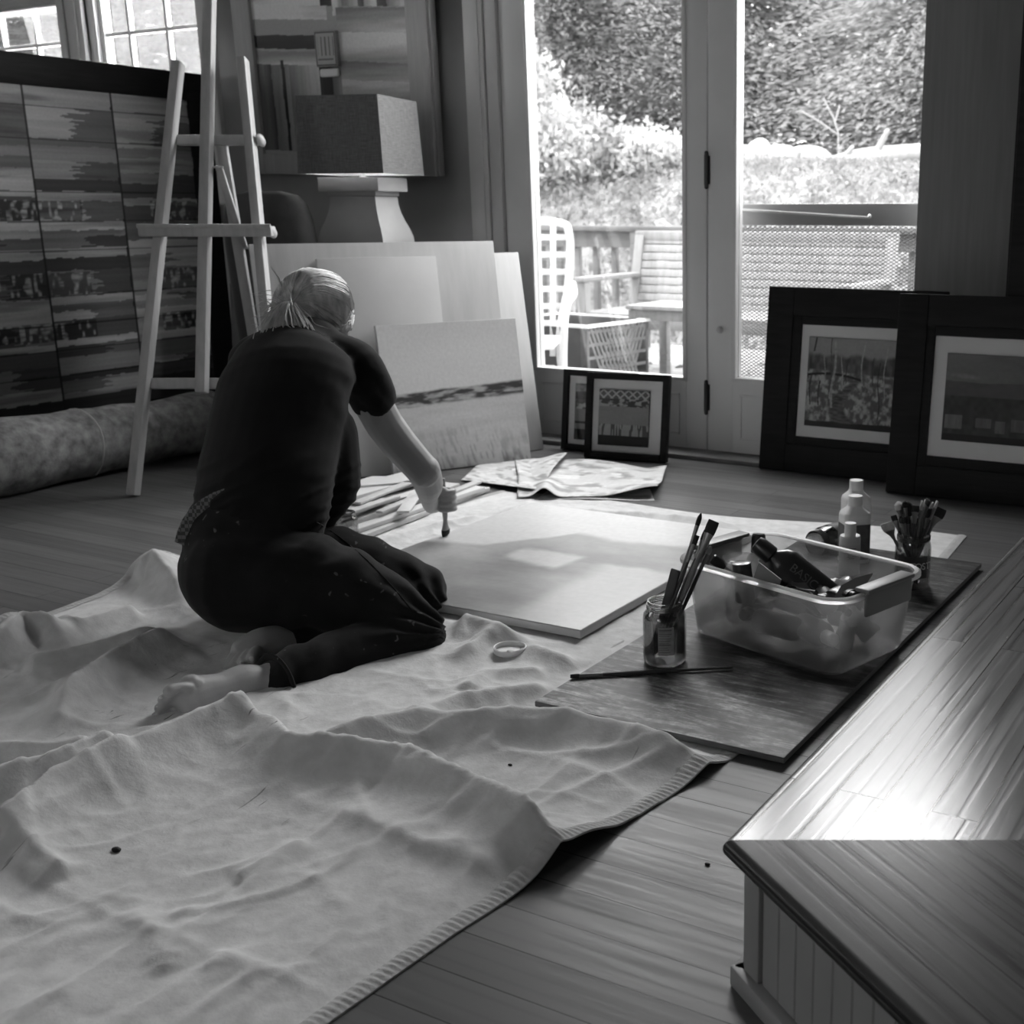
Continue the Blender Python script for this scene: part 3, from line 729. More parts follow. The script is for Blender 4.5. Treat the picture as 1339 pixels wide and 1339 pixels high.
def art_village(s, t):
    g = .15+.07*fbm(s*4, t*9, 11)+.12*np.exp(-((t-.745+.08*(s-.2))/.025)**2-((s-.2)/.13)**2)*(.5+vn(s*30,t*40,4))-.03*smooth(.2,.9,s)
    g = np.where(t < .66+.04*vn(s*5, s*0, 12), .08+.04*fbm(s*12, t*12, 13), g); g = np.where(t < .52, .035+.04*vn(s*24, t*18, 14), g)
    for a, b, c, d, v in ((.02,.2,.14,.30,.15),(.34,.5,.17,.28,.10),(.54,.64,.12,.26,.12),(.70,.86,.15,.29,.10)):
        on = (s>a)&(s<b)&(t>c)&(t<d); g = np.where(on, v+.06*vn(s*50,t*9,15), g)
    return np.where(t < .08, .02, g)
def art_lattice(s, t):
    g = np.full_like(s, .22)
    la = np.minimum(np.abs(((s*6+t*7) % 1)-.5), np.abs(((s*6-t*7) % 1)-.5)); g = np.where(t > .84, np.where(la < .13, .5, .12), g)
    hd = (t <= .84)&(t > .70); g = np.where(hd, .06+.35*smooth(.45,.6,fbm(s*9,t*18,21)), g)
    g = np.where((t<=.70)&(t>.38), .24+.05*fbm(s*3,t*22,22), g)
    fe = (t<=.38)&(t>.18); g = np.where(fe, np.where(vn(s*38, t*5, 23) > .45, .36, .10), g)
    return np.where(t <= .18, .02, g)
def art_bands(s, t):
    g = np.full_like(s, .25); g = np.where(t>.86, .12+.3*vn(s*14,t*20,31), g); g = np.where((t<=.86)&(t>.72), .07, g)
    g = np.where((t<=.72)&(t>.55), .12+.35*smooth(.45,.6,fbm(s*9,t*16,32)), g); g = np.where((t<=.33)&(t>.29), .04, g)
    return np.where(t<=.19, .02, g)
framed('large dark-framed marsh picture with thin trees, leaning on the right door', (-1.782,3.843), (1,0), 6.3, .66, .658, .10, .028, (.134,.130,.528), (.166,.494,.172,.486), art_marsh, 'large dark frames by the right door')
framed('large dark-framed dim village picture, leaning in front of the marsh one', (-1.245,3.70), (1,.02), 6.3, .66, .658, .10, .028, (.128,.134,.526), (.174,.49,.191,.472), art_village, 'large dark frames by the right door')
framed('small black-framed square picture with lattice and field, front of the two small ones', (-2.457,3.705), (.985,.172), 9, .334, .326, .026, .03, (.026,.026,.300), (.053,.256,.052,.262), art_lattice, 'small black frames below the left door pane')
framed('small black-framed banded picture half hidden behind the lattice one', (-2.628,3.80), (.998,.06), 7.5, .32, .316, .024, .03, (.024,.024,.292), (.054,.26,.044,.262), art_bands, 'small black frames below the left door pane')

# tall panels right of the doors
r = lean_root('tall_wooden_board', 'tall plain wooden panel standing at the right side of the right door', 'panel', (-1.247,3.922), (1,0), 0)
bm = bmn(); box(bm, 0, .330, 0, .022, 0, 2.45, .002); obj('panel_board', bm, M('grey_stained_panel', .18, .6, .12, 5, (9, 9, .5), bs=.06), r, local=True)
bm = bmn(); box(bm, .02, .31, .022, .027, .15, .2); box(bm, .02, .31, .022, .027, 2.2, 2.25); obj('back_batten', bm, m_pine, r, local=True)
r = thing('tall_cabinet', 'near-black tall cabinet side at the right edge beyond the plain panel', 'cabinet', (-.60, 3.80, 0))
bm = bmn(); box(bm, -.908, -.35, 3.80, 3.965, 0, 2.3, .003); obj('carcass', bm, m_dark, r)
bm = bmn(); box(bm, -.900, -.36, 3.79, 3.80, .06, 2.26, .003); obj('door', bm, m_dark, r)

# striped plank painting along the left
def art_stripes(s, t):
    """s along the room (left to right), t from the bottom; five columns of brushed bands"""
    cols = [  # (upper edge as fraction from the top, grey, share darkened, side)
     [(0,.28),(.06,.30),(.15,.10),(.18,.18),(.21,.05),(.245,.28),(.265,.36),(.33,.20),(.40,.40),(.43,.30),(.455,.04),(.49,.28),(.52,.05),(.56,.26),(.64,.35),(.68,.38),(.72,.07),(.78,.40),(.80,.08),(.85,.16),(.92,.28),(.96,.02)],
     [(0,.30),(.06,.33),(.155,.12),(.175,.20),(.22,.27),(.275,.05),(.31,.30),(.34,.30),(.40,.42),(.43,.28),(.45,.16),(.485,.34),(.515,.045),(.555,.22),(.635,.36),(.66,.12),(.68,.40),(.71,.09),(.77,.45),(.79,.06),(.825,.22),(.88,.04),(.90,.12),(.94,.30),(.957,.02)],
     [(0,.30),(.075,.35),(.17,.20),(.20,.26),(.25,.18),(.285,.06),(.33,.33),(.355,.06),(.41,.12),(.465,.34),(.51,.15),(.555,.22),(.60,.30),(.645,.46),(.665,.25),(.69,.40),(.71,.30),(.77,.38),(.80,.12),(.855,.38),(.875,.05),(.92,.02)]]
    order = [1, 2, 0, 1, 2]; g = np.zeros_like(s); n = 5
    ci = np.minimum((s*n).astype(int), n-1); u = s*n-ci
    for c in range(n):
        mk = ci == c; tt = 1-t; bands = cols[order[c]]
        wob = .012*(fbm(s*9, t*3, 40+c)-.5) + .006*(vn(s*60, t*60, 41)-.5); q = tt+wob; v = np.zeros_like(s)
        for k, (e, val) in enumerate(bands):
            on = q >= e; st = .72+.56*fbm(s*5+k*3.1, t*85, 50+k, 3)
            x = val*st
            if val > .25: x = x*(1-.45*smooth(.55,.75,fbm(s*4+k, t*30+k, 60+c)))
            if k % 3 == 1: x = np.where(u > .55+.5*(fbm(t*170, s*2, k, 3)-.5), x*(.35 if val > .15 else 2.4), x)
            v = np.where(on, x, v)
        spk = ((q > .34)&(q < .40)) | ((q > .56)&(q < .63)) | ((q > .715)&(q < .77))
        v = np.where(spk & (u < .5 if c % 2 else u > .35), v*.4+.42*smooth(.5,.75,vn(s*150, t*45, 70+c))*vn(s*60,t*200,71), v)
        g = np.where(mk, v, g)
    gap = (np.minimum(u, 1-u) < .010+.006*vn(t*40, s*3, 80)); g = np.where(gap, .015, g)
    for e in (.057, .154, .31, .40, .49, .63, .72, .80, .88):
        g = np.where(np.abs((1-t)-e+.01*(vn(s*5, t*0, 81)-.5)) < .0022, g*.3, g)
    return g*1.3+.004
root = thing('striped_painting', 'very large dark-framed painting of horizontal plank stripes at the left', 'painting', (-4.55, 2.85, 0), rot=Matrix.Rotation(R(90), 3, 'Z'))
# local x runs along +Y, local -y faces the room (+X)
x0, x1 = 1.78-2.85, 3.915-2.85; ih0, ih1, b = .118, 1.392, .115
for (a,b_,c,d,nm) in ((x0,x0+b,0,1.508,'frame_stile'),(x1-b,x1,0,1.508,'frame_stile'),(x0+b,x1-b,0,b,'frame_rail'),(x0+b,x1-b,ih1,1.508,'frame_rail')):
    bm = bmn(); box(bm, a,b_,-.0,.05,c,d,.003); obj(nm, bm, m_dark, root, local=True)
bm = bmn(); box(bm, x0+.05, x1-.05, .012, .04, .06, 1.45); pb = obj('plank_board', bm, m_dark, root, local=True)
art_on(pb, 'painted_planks', x0+b-.002, x1-b+.002, b-.002, ih1+.002, .0105, art_stripes, 420, 320)

# rolled rug along the striped painting
root = thing('rolled_rug', 'rolled-up pale speckled rug lying on the floor below the striped painting', 'rug', (-3.9, 2.5, 0))
m_rug = M('rug_back', .30, .95, .45, 26, (1,1,1), bs=.35, bscale=160)
a, b_ = V(-3.86, 1.05, .128), V(-3.86, 3.18, .118)
bm = bmn(); n = 26; pts = [a.lerp(b_, k/n) for k in range(n+1)]
tube(bm, pts, [.126+.006*math.sin(k*1.3)-(.014 if 19 < k < 21 else 0)-(.012 if k > 20 else 0) for k in range(n+1)], 32); obj('roll', bm, m_rug, root)
bm = bmn()   # spiral end
for k in range(40):
    q = k/39; 
sp = [(.018+.092*k/70)*1.0 for k in range(71)]
tube(bm, [a + V(sp[k]*math.cos(k*.36), -.004, sp[k]*math.sin(k*.36)) for k in range(71)], .005, 6); obj('rolled_end', bm, m_rug, root)
for q in (.20, .735):
    p = a.lerp(b_, q); bm = bmn(); rr = .131 if q < .5 else .123
    tube(bm, [p + V(rr*math.cos(R(t_)), .004*math.sin(R(t_*3)), rr*math.sin(R(t_))) for t_ in range(0, 361, 15)], .004, 6); obj('tie', bm, M('cord', .5), root)

# easel
root = thing('easel', 'pale wooden artist easel standing empty beside the kneeling painter', 'easel', tuple(G(275,645)))
lnE = math.tan(R(16.5)); E0 = 3.80     # foot line depth; leans away with height
def E(u, v, off=0.0):
    """point on the leaning easel plane"""
    d = ray(u, v); k = d.dot(FWH); D = (E0 + off + lnE*H)/(1-lnE*d.z/k); return ORG + d*(D/k)
nE = (FWH*math.cos(R(16.5)) - Z*math.sin(R(16.5))); m_ea = m_pine
def epart(name, a, b, w, t, off=0, bev=.004, m=None):
    bm = bmn(); a, b = E(*a, off), E(*b, off); d = (b-a).normalized(); bar(bm, a, b, w, t, nE.cross(d), bev); return obj(name, bm, m or m_ea, root)
epart('leg', (233,82), (174,648), .030, .046)
epart('leg', (317,77), (371,648), .030, .046)
epart('mast', (276,-90), (264,514), .034, .040, -.012)
epart('crossbar', (232,184), (338,184), .034, .020, .024)
epart('crossbar', (193,502), (345,502), .036, .020, .022)
bm = bmn(); a, b_ = E(184,303,-.03), E(358,303,-.03); bar(bm, a, b_, .034, .050, Z, .006); obj('tray', bm, m_ea, root)
bm = bmn(); bar(bm, a-nE*.026+Z*.010, b_-nE*.026+Z*.010, .014, .010, Z, .003); obj('tray_lip', bm, m_ea, root)
for q in ((341,184), (356,304)):
    bm = bmn(); p = E(*q, -.02 if q[1] > 200 else .02); ellipsoid(bm, p, RT*.013, nE*.03, Z*.019, 14, 10); obj('bar_end', bm, m_ea, root)
hp = E(290,190,.03); ft = None
ft = G(358, 600); bm = bmn(); bar(bm, hp, ft, .036, .022, RT, .003); obj('rear_leg', bm, m_ea, root)
bm = bmn(); bar(bm, E(286,218,.0), hp.lerp(ft, .30)+RT*.02, .024, .014, RT, .003); obj('strut', bm, m_ea, root)
for p in (E(285,219,-.02), hp.lerp(ft,.30)+RT*.03):
    bm = bmn(); ellipsoid(bm, p, RT*.010, FWH*.010, Z*.006, 10, 8); bar(bm, p-RT*.018, p+RT*.018, .006, .010, Z, .002); obj('wing_nut', bm, M('bright_metal', .6, .3, metal=.8), root)

# picture hung on the back wall
def art_patches(s, t):
    g = np.full_like(s, .2); st = lambda x, y, k: .75+.5*fbm(x, y, 90+k, 3)
    # measured patches: (s0,s1,t0,t1, grey, vertical strokes?)
    P_ = [(0,.50,.60,1,.30,0),(0,.50,.86,.92,.03,0),(0,.46,.66,.74,.35,0),(0,.46,.47,.53,.015,0),(0,.5,.40,.46,.25,0),(0,.22,0,.40,.10,1),(.05,.10,0,.40,.05,1),(.22,.42,0,.40,.20,1),(.17,.19,0,.42,.012,1),
          (.46,.54,.66,1,.02,1),(.42,.50,0,.44,.015,1),(.50,.58,0,.42,.10,1),(.54,.60,.62,1,.35,1),(.60,.70,.66,1,.20,1),(.70,.74,.66,1,.08,1),(.74,.82,.66,1,.35,1),(.82,.88,.66,1,.06,1),(.88,1,.66,1,.24,1),
          (.56,1,.55,.655,.18,0),(.56,1,.42,.55,.34,0),(.56,1,.34,.42,.17,0),(.56,1,.20,.34,.25,0),(.56,1,.12,.20,.32,0),(.56,1,.0,.12,.02,0)]
    w = .012*(fbm(s*7, t*7, 91)-.5)
    for k, (a,b,c,d,v,vert) in enumerate(P_):
        on = (s+w >= a)&(s+w < b)&(t+w+.05*(s-.5) >= c)&(t+w+.05*(s-.5) < d)
        q = np.clip((s-a)/(b-a) if vert else (t-c)/(d-c), 0, 1); gr = .55+.9*(q if k % 2 else 1-q)*(.6+.8*vn(s*4+k, t*4, 95))
        g = np.where(on, v*gr*(st(s*60, t*5+k, k) if vert else st(s*5+k, t*60, k)), g)
    return np.clip(g*1.9, .006, .75)
pr = tag(empty('wall_picture', (-3.82, YW, 1.07)), 'pale-framed patchwork abstract hanging on the back wall above the lamp', 'picture')
pr.rotation_euler = (R(2.0), R(1.2), 0)
w2, hh, bb = .537, 1.08, .108
def pl_(nm, x0,x1,z0,z1,y0,y1,m,bev=.004):
    bm = bmn(); box(bm,x0,x1,y0,y1,z0,z1,bev); return obj(nm,bm,m,pr,local=True)
m_pf = M('limed_frame', .36, .55, .10, 6, (8,8,1))
pl_('frame_stile',-w2,-w2+bb,0,hh,-.062,-.02,m_pf); pl_('frame_stile',w2-bb,w2,0,hh,-.062,-.02,m_pf)
pl_('frame_rail',-w2+bb,w2-bb,0,bb*.8,-.062,-.02,m_pf); pl_('frame_rail',-w2+bb,w2-bb,hh-bb,hh,-.062,-.02,m_pf)
pl_('frame_edge',w2,w2+.012,0,hh,-.05,-.015,m_pf,.003)
pbk = pl_('picture_board',-w2+bb,w2-bb,bb*.8,hh-bb,-.045,-.035,m_dark,0)
art_on(pbk, 'painted_patches', -w2+bb-.002, w2-bb+.002, bb*.8-.002, hh-bb+.002, -.0458, art_patches, 240, 260)
def art_plaque(s, t):
    g = np.full_like(s, .42); on = (np.minimum(np.abs((s*5)%1-.5), 1) < .16)&(t>.30)&(t<.85)&(s>.12)&(s<.9); g = np.where(on, .14, g)
    g = np.where((t>.16)&(t<.22)&(s>.1)&(s<.85), .15, g); return np.where(np.minimum(np.minimum(s,1-s), np.minimum(t,1-t))<.05, .1, g)
pq = pl_('raised_tile', -.062, .058, .435, .575, -.066, -.046, M('tile_edge', .30), .003)
art_on(pq, 'tile_art', -.058, .054, .439, .571, -.0665, art_plaque, 50, 60)
pl_('pale_dab', -.055, .05, .395, .428, -.060, -.046, m_mat, .008)

# table lamp on a low cabinet behind the leaning boards
a15 = R(15.7); corner = P(497, 175, 4.45); rotL = Matrix.Rotation(a15, 3, 'Z'); hw = .165
cL = Vector((corner.x, corner.y, 0)) + rotL @ V(-hw, hw, 0)
zb = P(500, 227, 4.45).z; zt = P(495, 123, 4.45).z; TBL = .70
root = thing('table_lamp', 'table lamp with square linen shade on a carved baluster base', 'lamp', (cL.x, cL.y, TBL), rot=rotL)
def lring(h, z): return [V(-h,-h,z), V(h,-h,z), V(h,h,z), V(-h,h,z)]
zb, zt = zb-TBL, zt-TBL
def m_shade():
    m, nt, b = base_mat('linen_shade'); v = coords(nt)
    n1 = noise(nt, coords(nt, (500,500,25)), 1, 2); n2 = noise(nt, coords(nt, (25,25,500)), 1, 2)
    f = mix(nt, n1, n2, .5); nt.links.new(ramp(nt, f, [(.35,.085),(.65,.18)]), b.inputs['Base Color']); b.inputs['Roughness'].default_value = .9
    return m
bm = bmn(); loft(bm, [lring(hw+.006, zb), lring(hw-.004, zt), lring(hw-.007, zt), lring(hw+.003, zb)], False, False)
rr = bm.verts[:]; bm.verts.ensure_lookup_table()
for k in range(4): bm.faces.new((bm.verts[k], bm.verts[12+k], bm.verts[12+(k+1)%4], bm.verts[(k+1)%4]))
sh = obj('lamp_shade', bm, m_shade(), root, local=True, smooth=False)
bm = bmn(); loft(bm, [lring(hw+.0025, zb+.001), lring(hw-.0078, zt-.001)], False, False); obj('shade_lining', bm, M('shade_lining', .8, .8, .02), sh, local=True, smooth=False)
m_lamp = M('plaster_base', .33, .6, .08, 6)
bm = bmn(); s0 = zb-.006
for h, z0_, z1_ in ((.122, zb-.062, zb-.012), (.098, zb-.078, zb-.060)): box(bm, -h, h, -h, h, z0_, z1_, .003)
obj('cap', bm, m_lamp, root, local=True)
bm = bmn(); prof = [(.092, zb-.08), (.094, zb-.11), (.100, zb-.14), (.110, zb-.17), (.122, zb-.20), (.131, zb-.23), (.134, zb-.26), (.130, zb-.29), (.120, zb-.31), (.12, .02), (.14,.02),(.14, .0)]
prof = [p for p in prof if p[1] >= 0]
loft(bm, [lring(h, z) for h, z in prof][::-1]); obj('baluster_body', bm, m_lamp, root, local=True)
bm = bmn(); tube(bm, [(0,0,zb-.02),(0,0,zb+.10)], .012, 10); ellipsoid(bm, (0,0,zb+.14), (.03,0,0),(0,.03,0),(0,0,.045), 14, 10); obj('bulb', bm, M('bulb_glass', .85, .3, 0), root, local=True)
ll = bpy.data.lights.new('lamp_light', 'POINT'); ll.energy = 2.2; ll.shadow_soft_size = .04; lo_ = link(bpy.data.objects.new('lamp_light', ll)); lo_.location = (cL.x, cL.y, TBL+zb+.13)
root = thing('side_cabinet', 'dark low cabinet hidden behind the leaning boards under the lamp', 'cabinet', (cL.x, cL.y, 0), rot=rotL)
bm = bmn(); box(bm, -.19, .19, -.19, .19, .06, TBL-.026, .003); obj('carcass', bm, m_dark, root, local=True)
bm = bmn(); box(bm, -.20, .21, -.25, .21, TBL-.025, TBL-.001, .004); obj('cabinet_top', bm, m_dark, root, local=True)
for i in (-.16,.16):
    for j in (-.16,.16): bm = bmn(); box(bm, i-.02, i+.02, j-.02, j+.02, 0, .06); obj('foot', bm, m_dark, root, local=True)

# dark upholstered chair between easel and lamp
ct = L(-1.60, 4.72, 0); m_up = M('dark_upholstery', .08, .95, .15, 14, bs=.2, sheen=.2)
root = thing('armchair', 'dark upholstered chair with rounded back in the shade behind the easel', 'chair', (ct.x, ct.y, 0), rot=Matrix.Rotation(R(205), 3, 'Z'))
bm = bmn(); rings = []
for z, k in ((.36,.98),(.6,1),(.8,1.0),(.88,.97),(.94,.88),(.975,.7),(.99,.35)): rings.append([V(x*k, y*k+.16+(z-.36)*.10, z) for x, y in rsq_ring(.165,.07,.05)])
loft(bm, rings); obj('backrest', bm, m_up, root, local=True, smooth='all')
bm = bmn(); tube(bm, [(-.02,.10+(.2)*.1-.02,.56),(-.02,.118,.78),(-.02,.135,.96)], .006, 6); obj('piping', bm, m_up, root, local=True)
bm = bmn(); quadbox(bm, (0,-.12,.40), (.16,0,0), (0,.24,0), (0,0,.07), .04, 4); obj('seat', bm, m_up, root, local=True)
for i in (-.13,.13):
    for j in (-.30,.2): bm = bmn(); tube(bm, [(i,j,.34),(i*1.03,j,0)], [.022,.014], 8); obj('leg', bm, m_dark, root, local=True)

# boards and canvases leaning behind the painter
def panel(name, label, cat, p0, ex, lean, x0, x1, h, t, back, m, group=None, part='panel_board'):
    e = Vector((ex[0], ex[1], 0)).normalized(); bk = V(-e.y, e.x, 0); bk = bk if bk.dot(FWH) > 0 else -bk
    q = Vector((p0[0], p0[1], 0)) + bk*back; r = lean_root(name, label, cat, q, ex, lean, t, group)
    bm = bmn(); box(bm, x0, x1, 0, t, 0, h, .0015); obj(part, bm, m, r, local=True); return r
m_gesso = M('gessoed_panel', .50, .6, .05, 5, bs=.06, bscale=70)
gA = 'bare boards leaning behind the painter'
LB = 10
panel('wooden_board', 'large pale wooden board leaning behind, widest of the bare boards', 'board', (-2.984,2.971), (.522,.853), LB, -.20, .672, .820, .012, .046, m_ply, gA)
panel('wooden_board', 'pale narrow-looking board at the far right of the leaning boards, beside the door casing', 'board', (-2.733,3.482), (.371,.928), LB, -.42, .292, .772, .012, .075, m_ply, gA)
panel('blank_panel', 'small blank pale panel leaning upright just right of the painter\'s head', 'panel', (-3.011,2.998), (.518,.855), LB, .004, .430, .768, .014, -.010, m_gesso, gA)
def art_landscape(s, t):
    g = .60+.06*fbm(s*2, t*5, 101)-.05*smooth(.75,1,t)
    hz = .505+.035*s+.02*(fbm(s*5, s*0, 102)-.5)
    band = smooth(hz+.035, hz+.015, t)*smooth(hz-.075, hz-.05, t+.02*fbm(s*12, t*9, 103)); 
    g = g*(1-band)+band*(.05+.35*smooth(.45,.75,fbm(s*9, t*42, 104)))
    low = smooth(hz-.05, hz-.09, t); g = g*(1-low)+low*(.50+.14*fbm(s*3, t*20, 105)-.02)
    gr = smooth(.42, .1, t+.16*np.abs(s-.45)); bl = vn(s*70+t*14, t*16, 106); g = g-gr*.15*smooth(.45,.9,bl)-gr*.08
    g = g-.18*smooth(.10,.0,t+.05*vn(s*12,t*8,107)); return g
r = panel('landscape_painting', 'marsh landscape canvas with dark horizon leaning in front of the boards', 'painting', (-2.967,2.953), (.477,.879), LB, .190, .728, .532, .02, 0, m_gesso, part='canvas')
art_on(r.children[0], 'painted_landscape', .191, .727, .001, .531, -.0006, art_landscape, 200, 200)
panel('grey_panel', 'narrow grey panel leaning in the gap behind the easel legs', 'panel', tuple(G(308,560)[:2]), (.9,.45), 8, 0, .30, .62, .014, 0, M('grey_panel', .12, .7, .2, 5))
# ------------------------------------------------------------------ the painter
def remeshed(bm, voxel, smooth_it=6, fac=.5):
    bmesh.ops.recalc_face_normals(bm, faces=bm.faces[:])
    me = bpy.data.meshes.new('tmp'); bm.to_mesh(me); bm.free(); o = bpy.data.objects.new('tmp', me); link(o)
    r = o.modifiers.new('r', 'REMESH'); r.mode = 'VOXEL'; r.voxel_size = voxel
    if smooth_it:
        s = o.modifiers.new('s', 'SMOOTH'); s.iterations = smooth_it; s.factor = fac
    dg = bpy.context.evaluated_depsgraph_get(); out = bpy.data.meshes.new_from_object(o.evaluated_get(dg))
    bpy.data.objects.remove(o); return out
def displace(me, fn):
    n = len(me.vertices); co = np.empty(n*3); me.vertices.foreach_get('co', co); co = co.reshape(-1,3)
    no = np.empty(n*3); me.vertices.foreach_get('normal', no); no = no.reshape(-1,3)
    d = fn(co, no); co = co + no*d[:,None]; me.vertices.foreach_set('co', co.ravel()); me.update()
def px_of(co):
    q = co-np.array(ORG); z = q@np.array(FW); return CX+FPX*(q@np.array(RT))/z, CY-FPX*(q@np.array(UP))/z

m_skin = M('skin', .35, .5, .05, 14, bs=.08, bscale=220, spec=.4)
def m_cloth_dark(name, v, ns, bs, streak=0):
    m, nt, b = base_mat(name); vec = coords(nt); f = noise(nt, vec, ns, 5); c = ramp(nt, f, [(.3, v*.75), (.7, v*1.25)])
    if streak:   # paint flecks
        vo = nt.nodes.new('ShaderNodeTexVoronoi'); vo.inputs['Scale'].default_value = 34; vo.inputs['Randomness'].default_value = 1
        ds = nt.nodes.new('ShaderNodeMix'); ds.data_type = 'VECTOR'; ds.inputs[0].default_value = .06
        nn = nt.nodes.new('ShaderNodeTexNoise'); nn.inputs['Scale'].default_value = 30; nt.links.new(vec, nn.inputs['Vector'])
        nt.links.new(vec, ds.inputs[4]); nt.links.new(nn.outputs['Color'], ds.inputs[5]); nt.links.new(ds.outputs[1], vo.inputs['Vector'])
        sp = ramp(nt, vo.outputs['Distance'], [(.0, 1), (.10, 1), (.16, 0)]); big = ramp(nt, noise(nt, vec, 5, 2), [(.50, 0), (.60, 1)])
        c = mix(nt, c, .09, mix(nt, sp, big, 1.0, 'MULTIPLY'))
    nt.links.new(c, b.inputs['Base Color']); b.inputs['Roughness'].default_value = .85; b.inputs['Specular IOR Level'].default_value = .06
    b.inputs['Sheen Weight'].default_value = .08; b.inputs['Sheen Roughness'].default_value = .5
    bump(nt, b, noise(nt, vec, 420, 2), bs, .001); return m
m_shirt = m_cloth_dark('black_tshirt', .010, 10, .25); m_jeans = m_cloth_dark('black_trousers', .013, 12, .3, 1)

base = G(330, 800)
woman = thing('person', 'person with tied-back fair hair in black shirt and trousers kneeling and painting on the floor', 'person', (base.x, base.y, 0))
a_p, a_s = R(40), R(66)
rp = RT*math.sin(a_p) - FWH*math.cos(a_p); rs = RT*math.sin(a_s) - FWH*math.cos(a_s); fs = RT*math.cos(a_s) + FWH*math.sin(a_s)
# --- head frame
HC = P(411, 414, 2.98); hf = (RT*.27 + FWH*.68 - Z*.66).normalized(); hr = hf.cross(Z).normalized(); hu = hr.cross(hf)
brush_c = P(582, 655, 3.195)
WR, EL, SHR = P(560, 648, 3.085), P(554, 617, 2.955), P(470, 488, 2.86)

body = bmn()
# trunk and neck
limb(body, [P(325,735,2.54), P(345,660,2.58), P(358,590,2.66), P(376,520,2.76), P(392,476,2.84)], [(.135,.11),(.125,.095),(.135,.095),(.140,.09),(.12,.07)], 20, [rp]*0 or rs)
limb(body, [P(395,470,2.86), P(402,440,2.92), HC - hf*.03 - hu*.06], [.060,.052,.055], 14)
# head
ellipsoid(body, HC, hf*.096, hr*.078, hu*.106, 24, 16)
ellipsoid(body, HC + hf*.035 - hu*.050, hf*.060, hr*.054, hu*.062, 18, 12)
ellipsoid(body, HC + hf*.066 - hu*.088, hf*.026, hr*.024, hu*.022, 12, 8)            # chin
limb(body, [HC + hf*.090 + hu*.012, HC + hf*.108 - hu*.022, HC + hf*.098 - hu*.034], [.008,.013,.010], 10)   # nose
for s in (-1, 1):
    ellipsoid(body, HC + hf*.070 + hr*.034*s - hu*.022, hf*.022, hr*.022, hu*.02, 10, 8)   # cheek
    ellipsoid(body, HC + hf*.080 + hr*.030*s + hu*.026, hf*.014, hr*.024, hu*.008, 10, 8)   # brow
    e = HC + hr*.076*s - hu*.020 - hf*.004
    limb(body, [e - hu*.028 + hf*.004, e - hf*.010 - hu*.005 + hr*.008*s, e - hf*.008 + hu*.022 + hr*.010*s, e + hf*.010 + hu*.026 + hr*.006*s, e + hf*.012 + hu*.004], [.007,.006,.006,.005,.005], 8)
    ellipsoid(body, e, hf*.012, hr*.006, hu*.024, 8, 8)
for dz in (-.060, -.068): limb(body, [HC + hf*.090 + hr*q*.021 + hu*dz - hf*abs(q)*.006 for q in (-1,-.4,0,.4,1)], [.003,.005,.0055,.005,.003], 8)   # lips
# right arm
limb(body, [SHR, P(503,556,2.92), EL, ], [.048,.047,.042], 16)
limb(body, [EL + Z*.005, P(560,632,3.02), WR], [.042,.039,(.028,.024)], 16)
# right hand round the brush
def hl(a, d, z): return brush_c + RT*a + FWH*d + Z*z
palm = [WR, hl(-.034,-.035,.006), hl(-.026,.006,.002), hl(-.018,.018,0)]
limb(body, palm, [(.026,.024),(.033,.022),(.036,.019),(.030,.015)], 14, Z)
for i, zz in enumerate((.024,.008,-.009,-.025)):
    rr = .0245; pts = [hl(-.030,.004,zz*1.1)]
    for ang in (125, 80, 30, -20, -70, -110, -140)[:7 if i < 3 else 6]: pts.append(hl(rr*math.cos(R(ang)), rr*math.sin(R(ang))*(1.05), zz + (.004 if ang < 0 else 0)))
    limb(body, pts, [.0098,.0098,.0094,.0090,.0088,.0082,.0076,.0070][:len(pts)], 10)
limb(body, [hl(-.040,-.030,.016), hl(-.030,-.040,.032), hl(-.012,-.030,.040), hl(.004,-.020,.036)], [.014,.012,.0105,.0085], 10)
# left arm hidden beyond the body, hand flat on the floor
SHL = P(336, 490, 2.93); EL2 = L(-1.06, 3.10, .29); WL = L(-1.03, 3.06, .07)
limb(body, [SHL, SHL.lerp(EL2,.5), EL2], [.052,.045,.038], 14); limb(body, [EL2, EL2.lerp(WL,.4), WL], [.039,.036,.026], 14)
limb(body, [WL, L(-1.02,3.09,.045), L(-1.0,3.14,.033)], [(.026,.02),(.038,.016),(.036,.012)], 12, RT)
for i, q in enumerate((-.032,-.012,.010,.030)): limb(body, [L(-1.0+q,3.14,.033), L(-.99+q*1.2,3.18,.038), L(-.985+q*1.3,3.215-.006*abs(i-1.3),.024)], [.0095,.009,.0075], 8)
limb(body, [L(-1.035,3.08,.04), L(-1.065,3.11,.034), L(-1.07,3.14,.026)], [.012,.0105,.009], 8)
# hips and legs inside the trousers
HPR, HPL = P(330,752,2.50), P(345,735,2.66)
limb(body, [P(312,752,2.53), HPR, P(430,766,2.48), P(544,824,2.45)], [.10,.105,.082,.050], 16)
limb(body, [P(330,735,2.60), HPL, P(450,745,2.68), P(548,772,2.66)], [.09,.10,.08,.048], 16)
AN = P(346, 893, 2.205)
limb(body, [P(543,836,2.43), P(480,852,2.37), P(410,874,2.275), AN], [.048,.052,.046,.036], 16)
limb(body, [P(545,784,2.62), P(450,815,2.52), P(385,842,2.44)], [.046,.048,.038], 16)
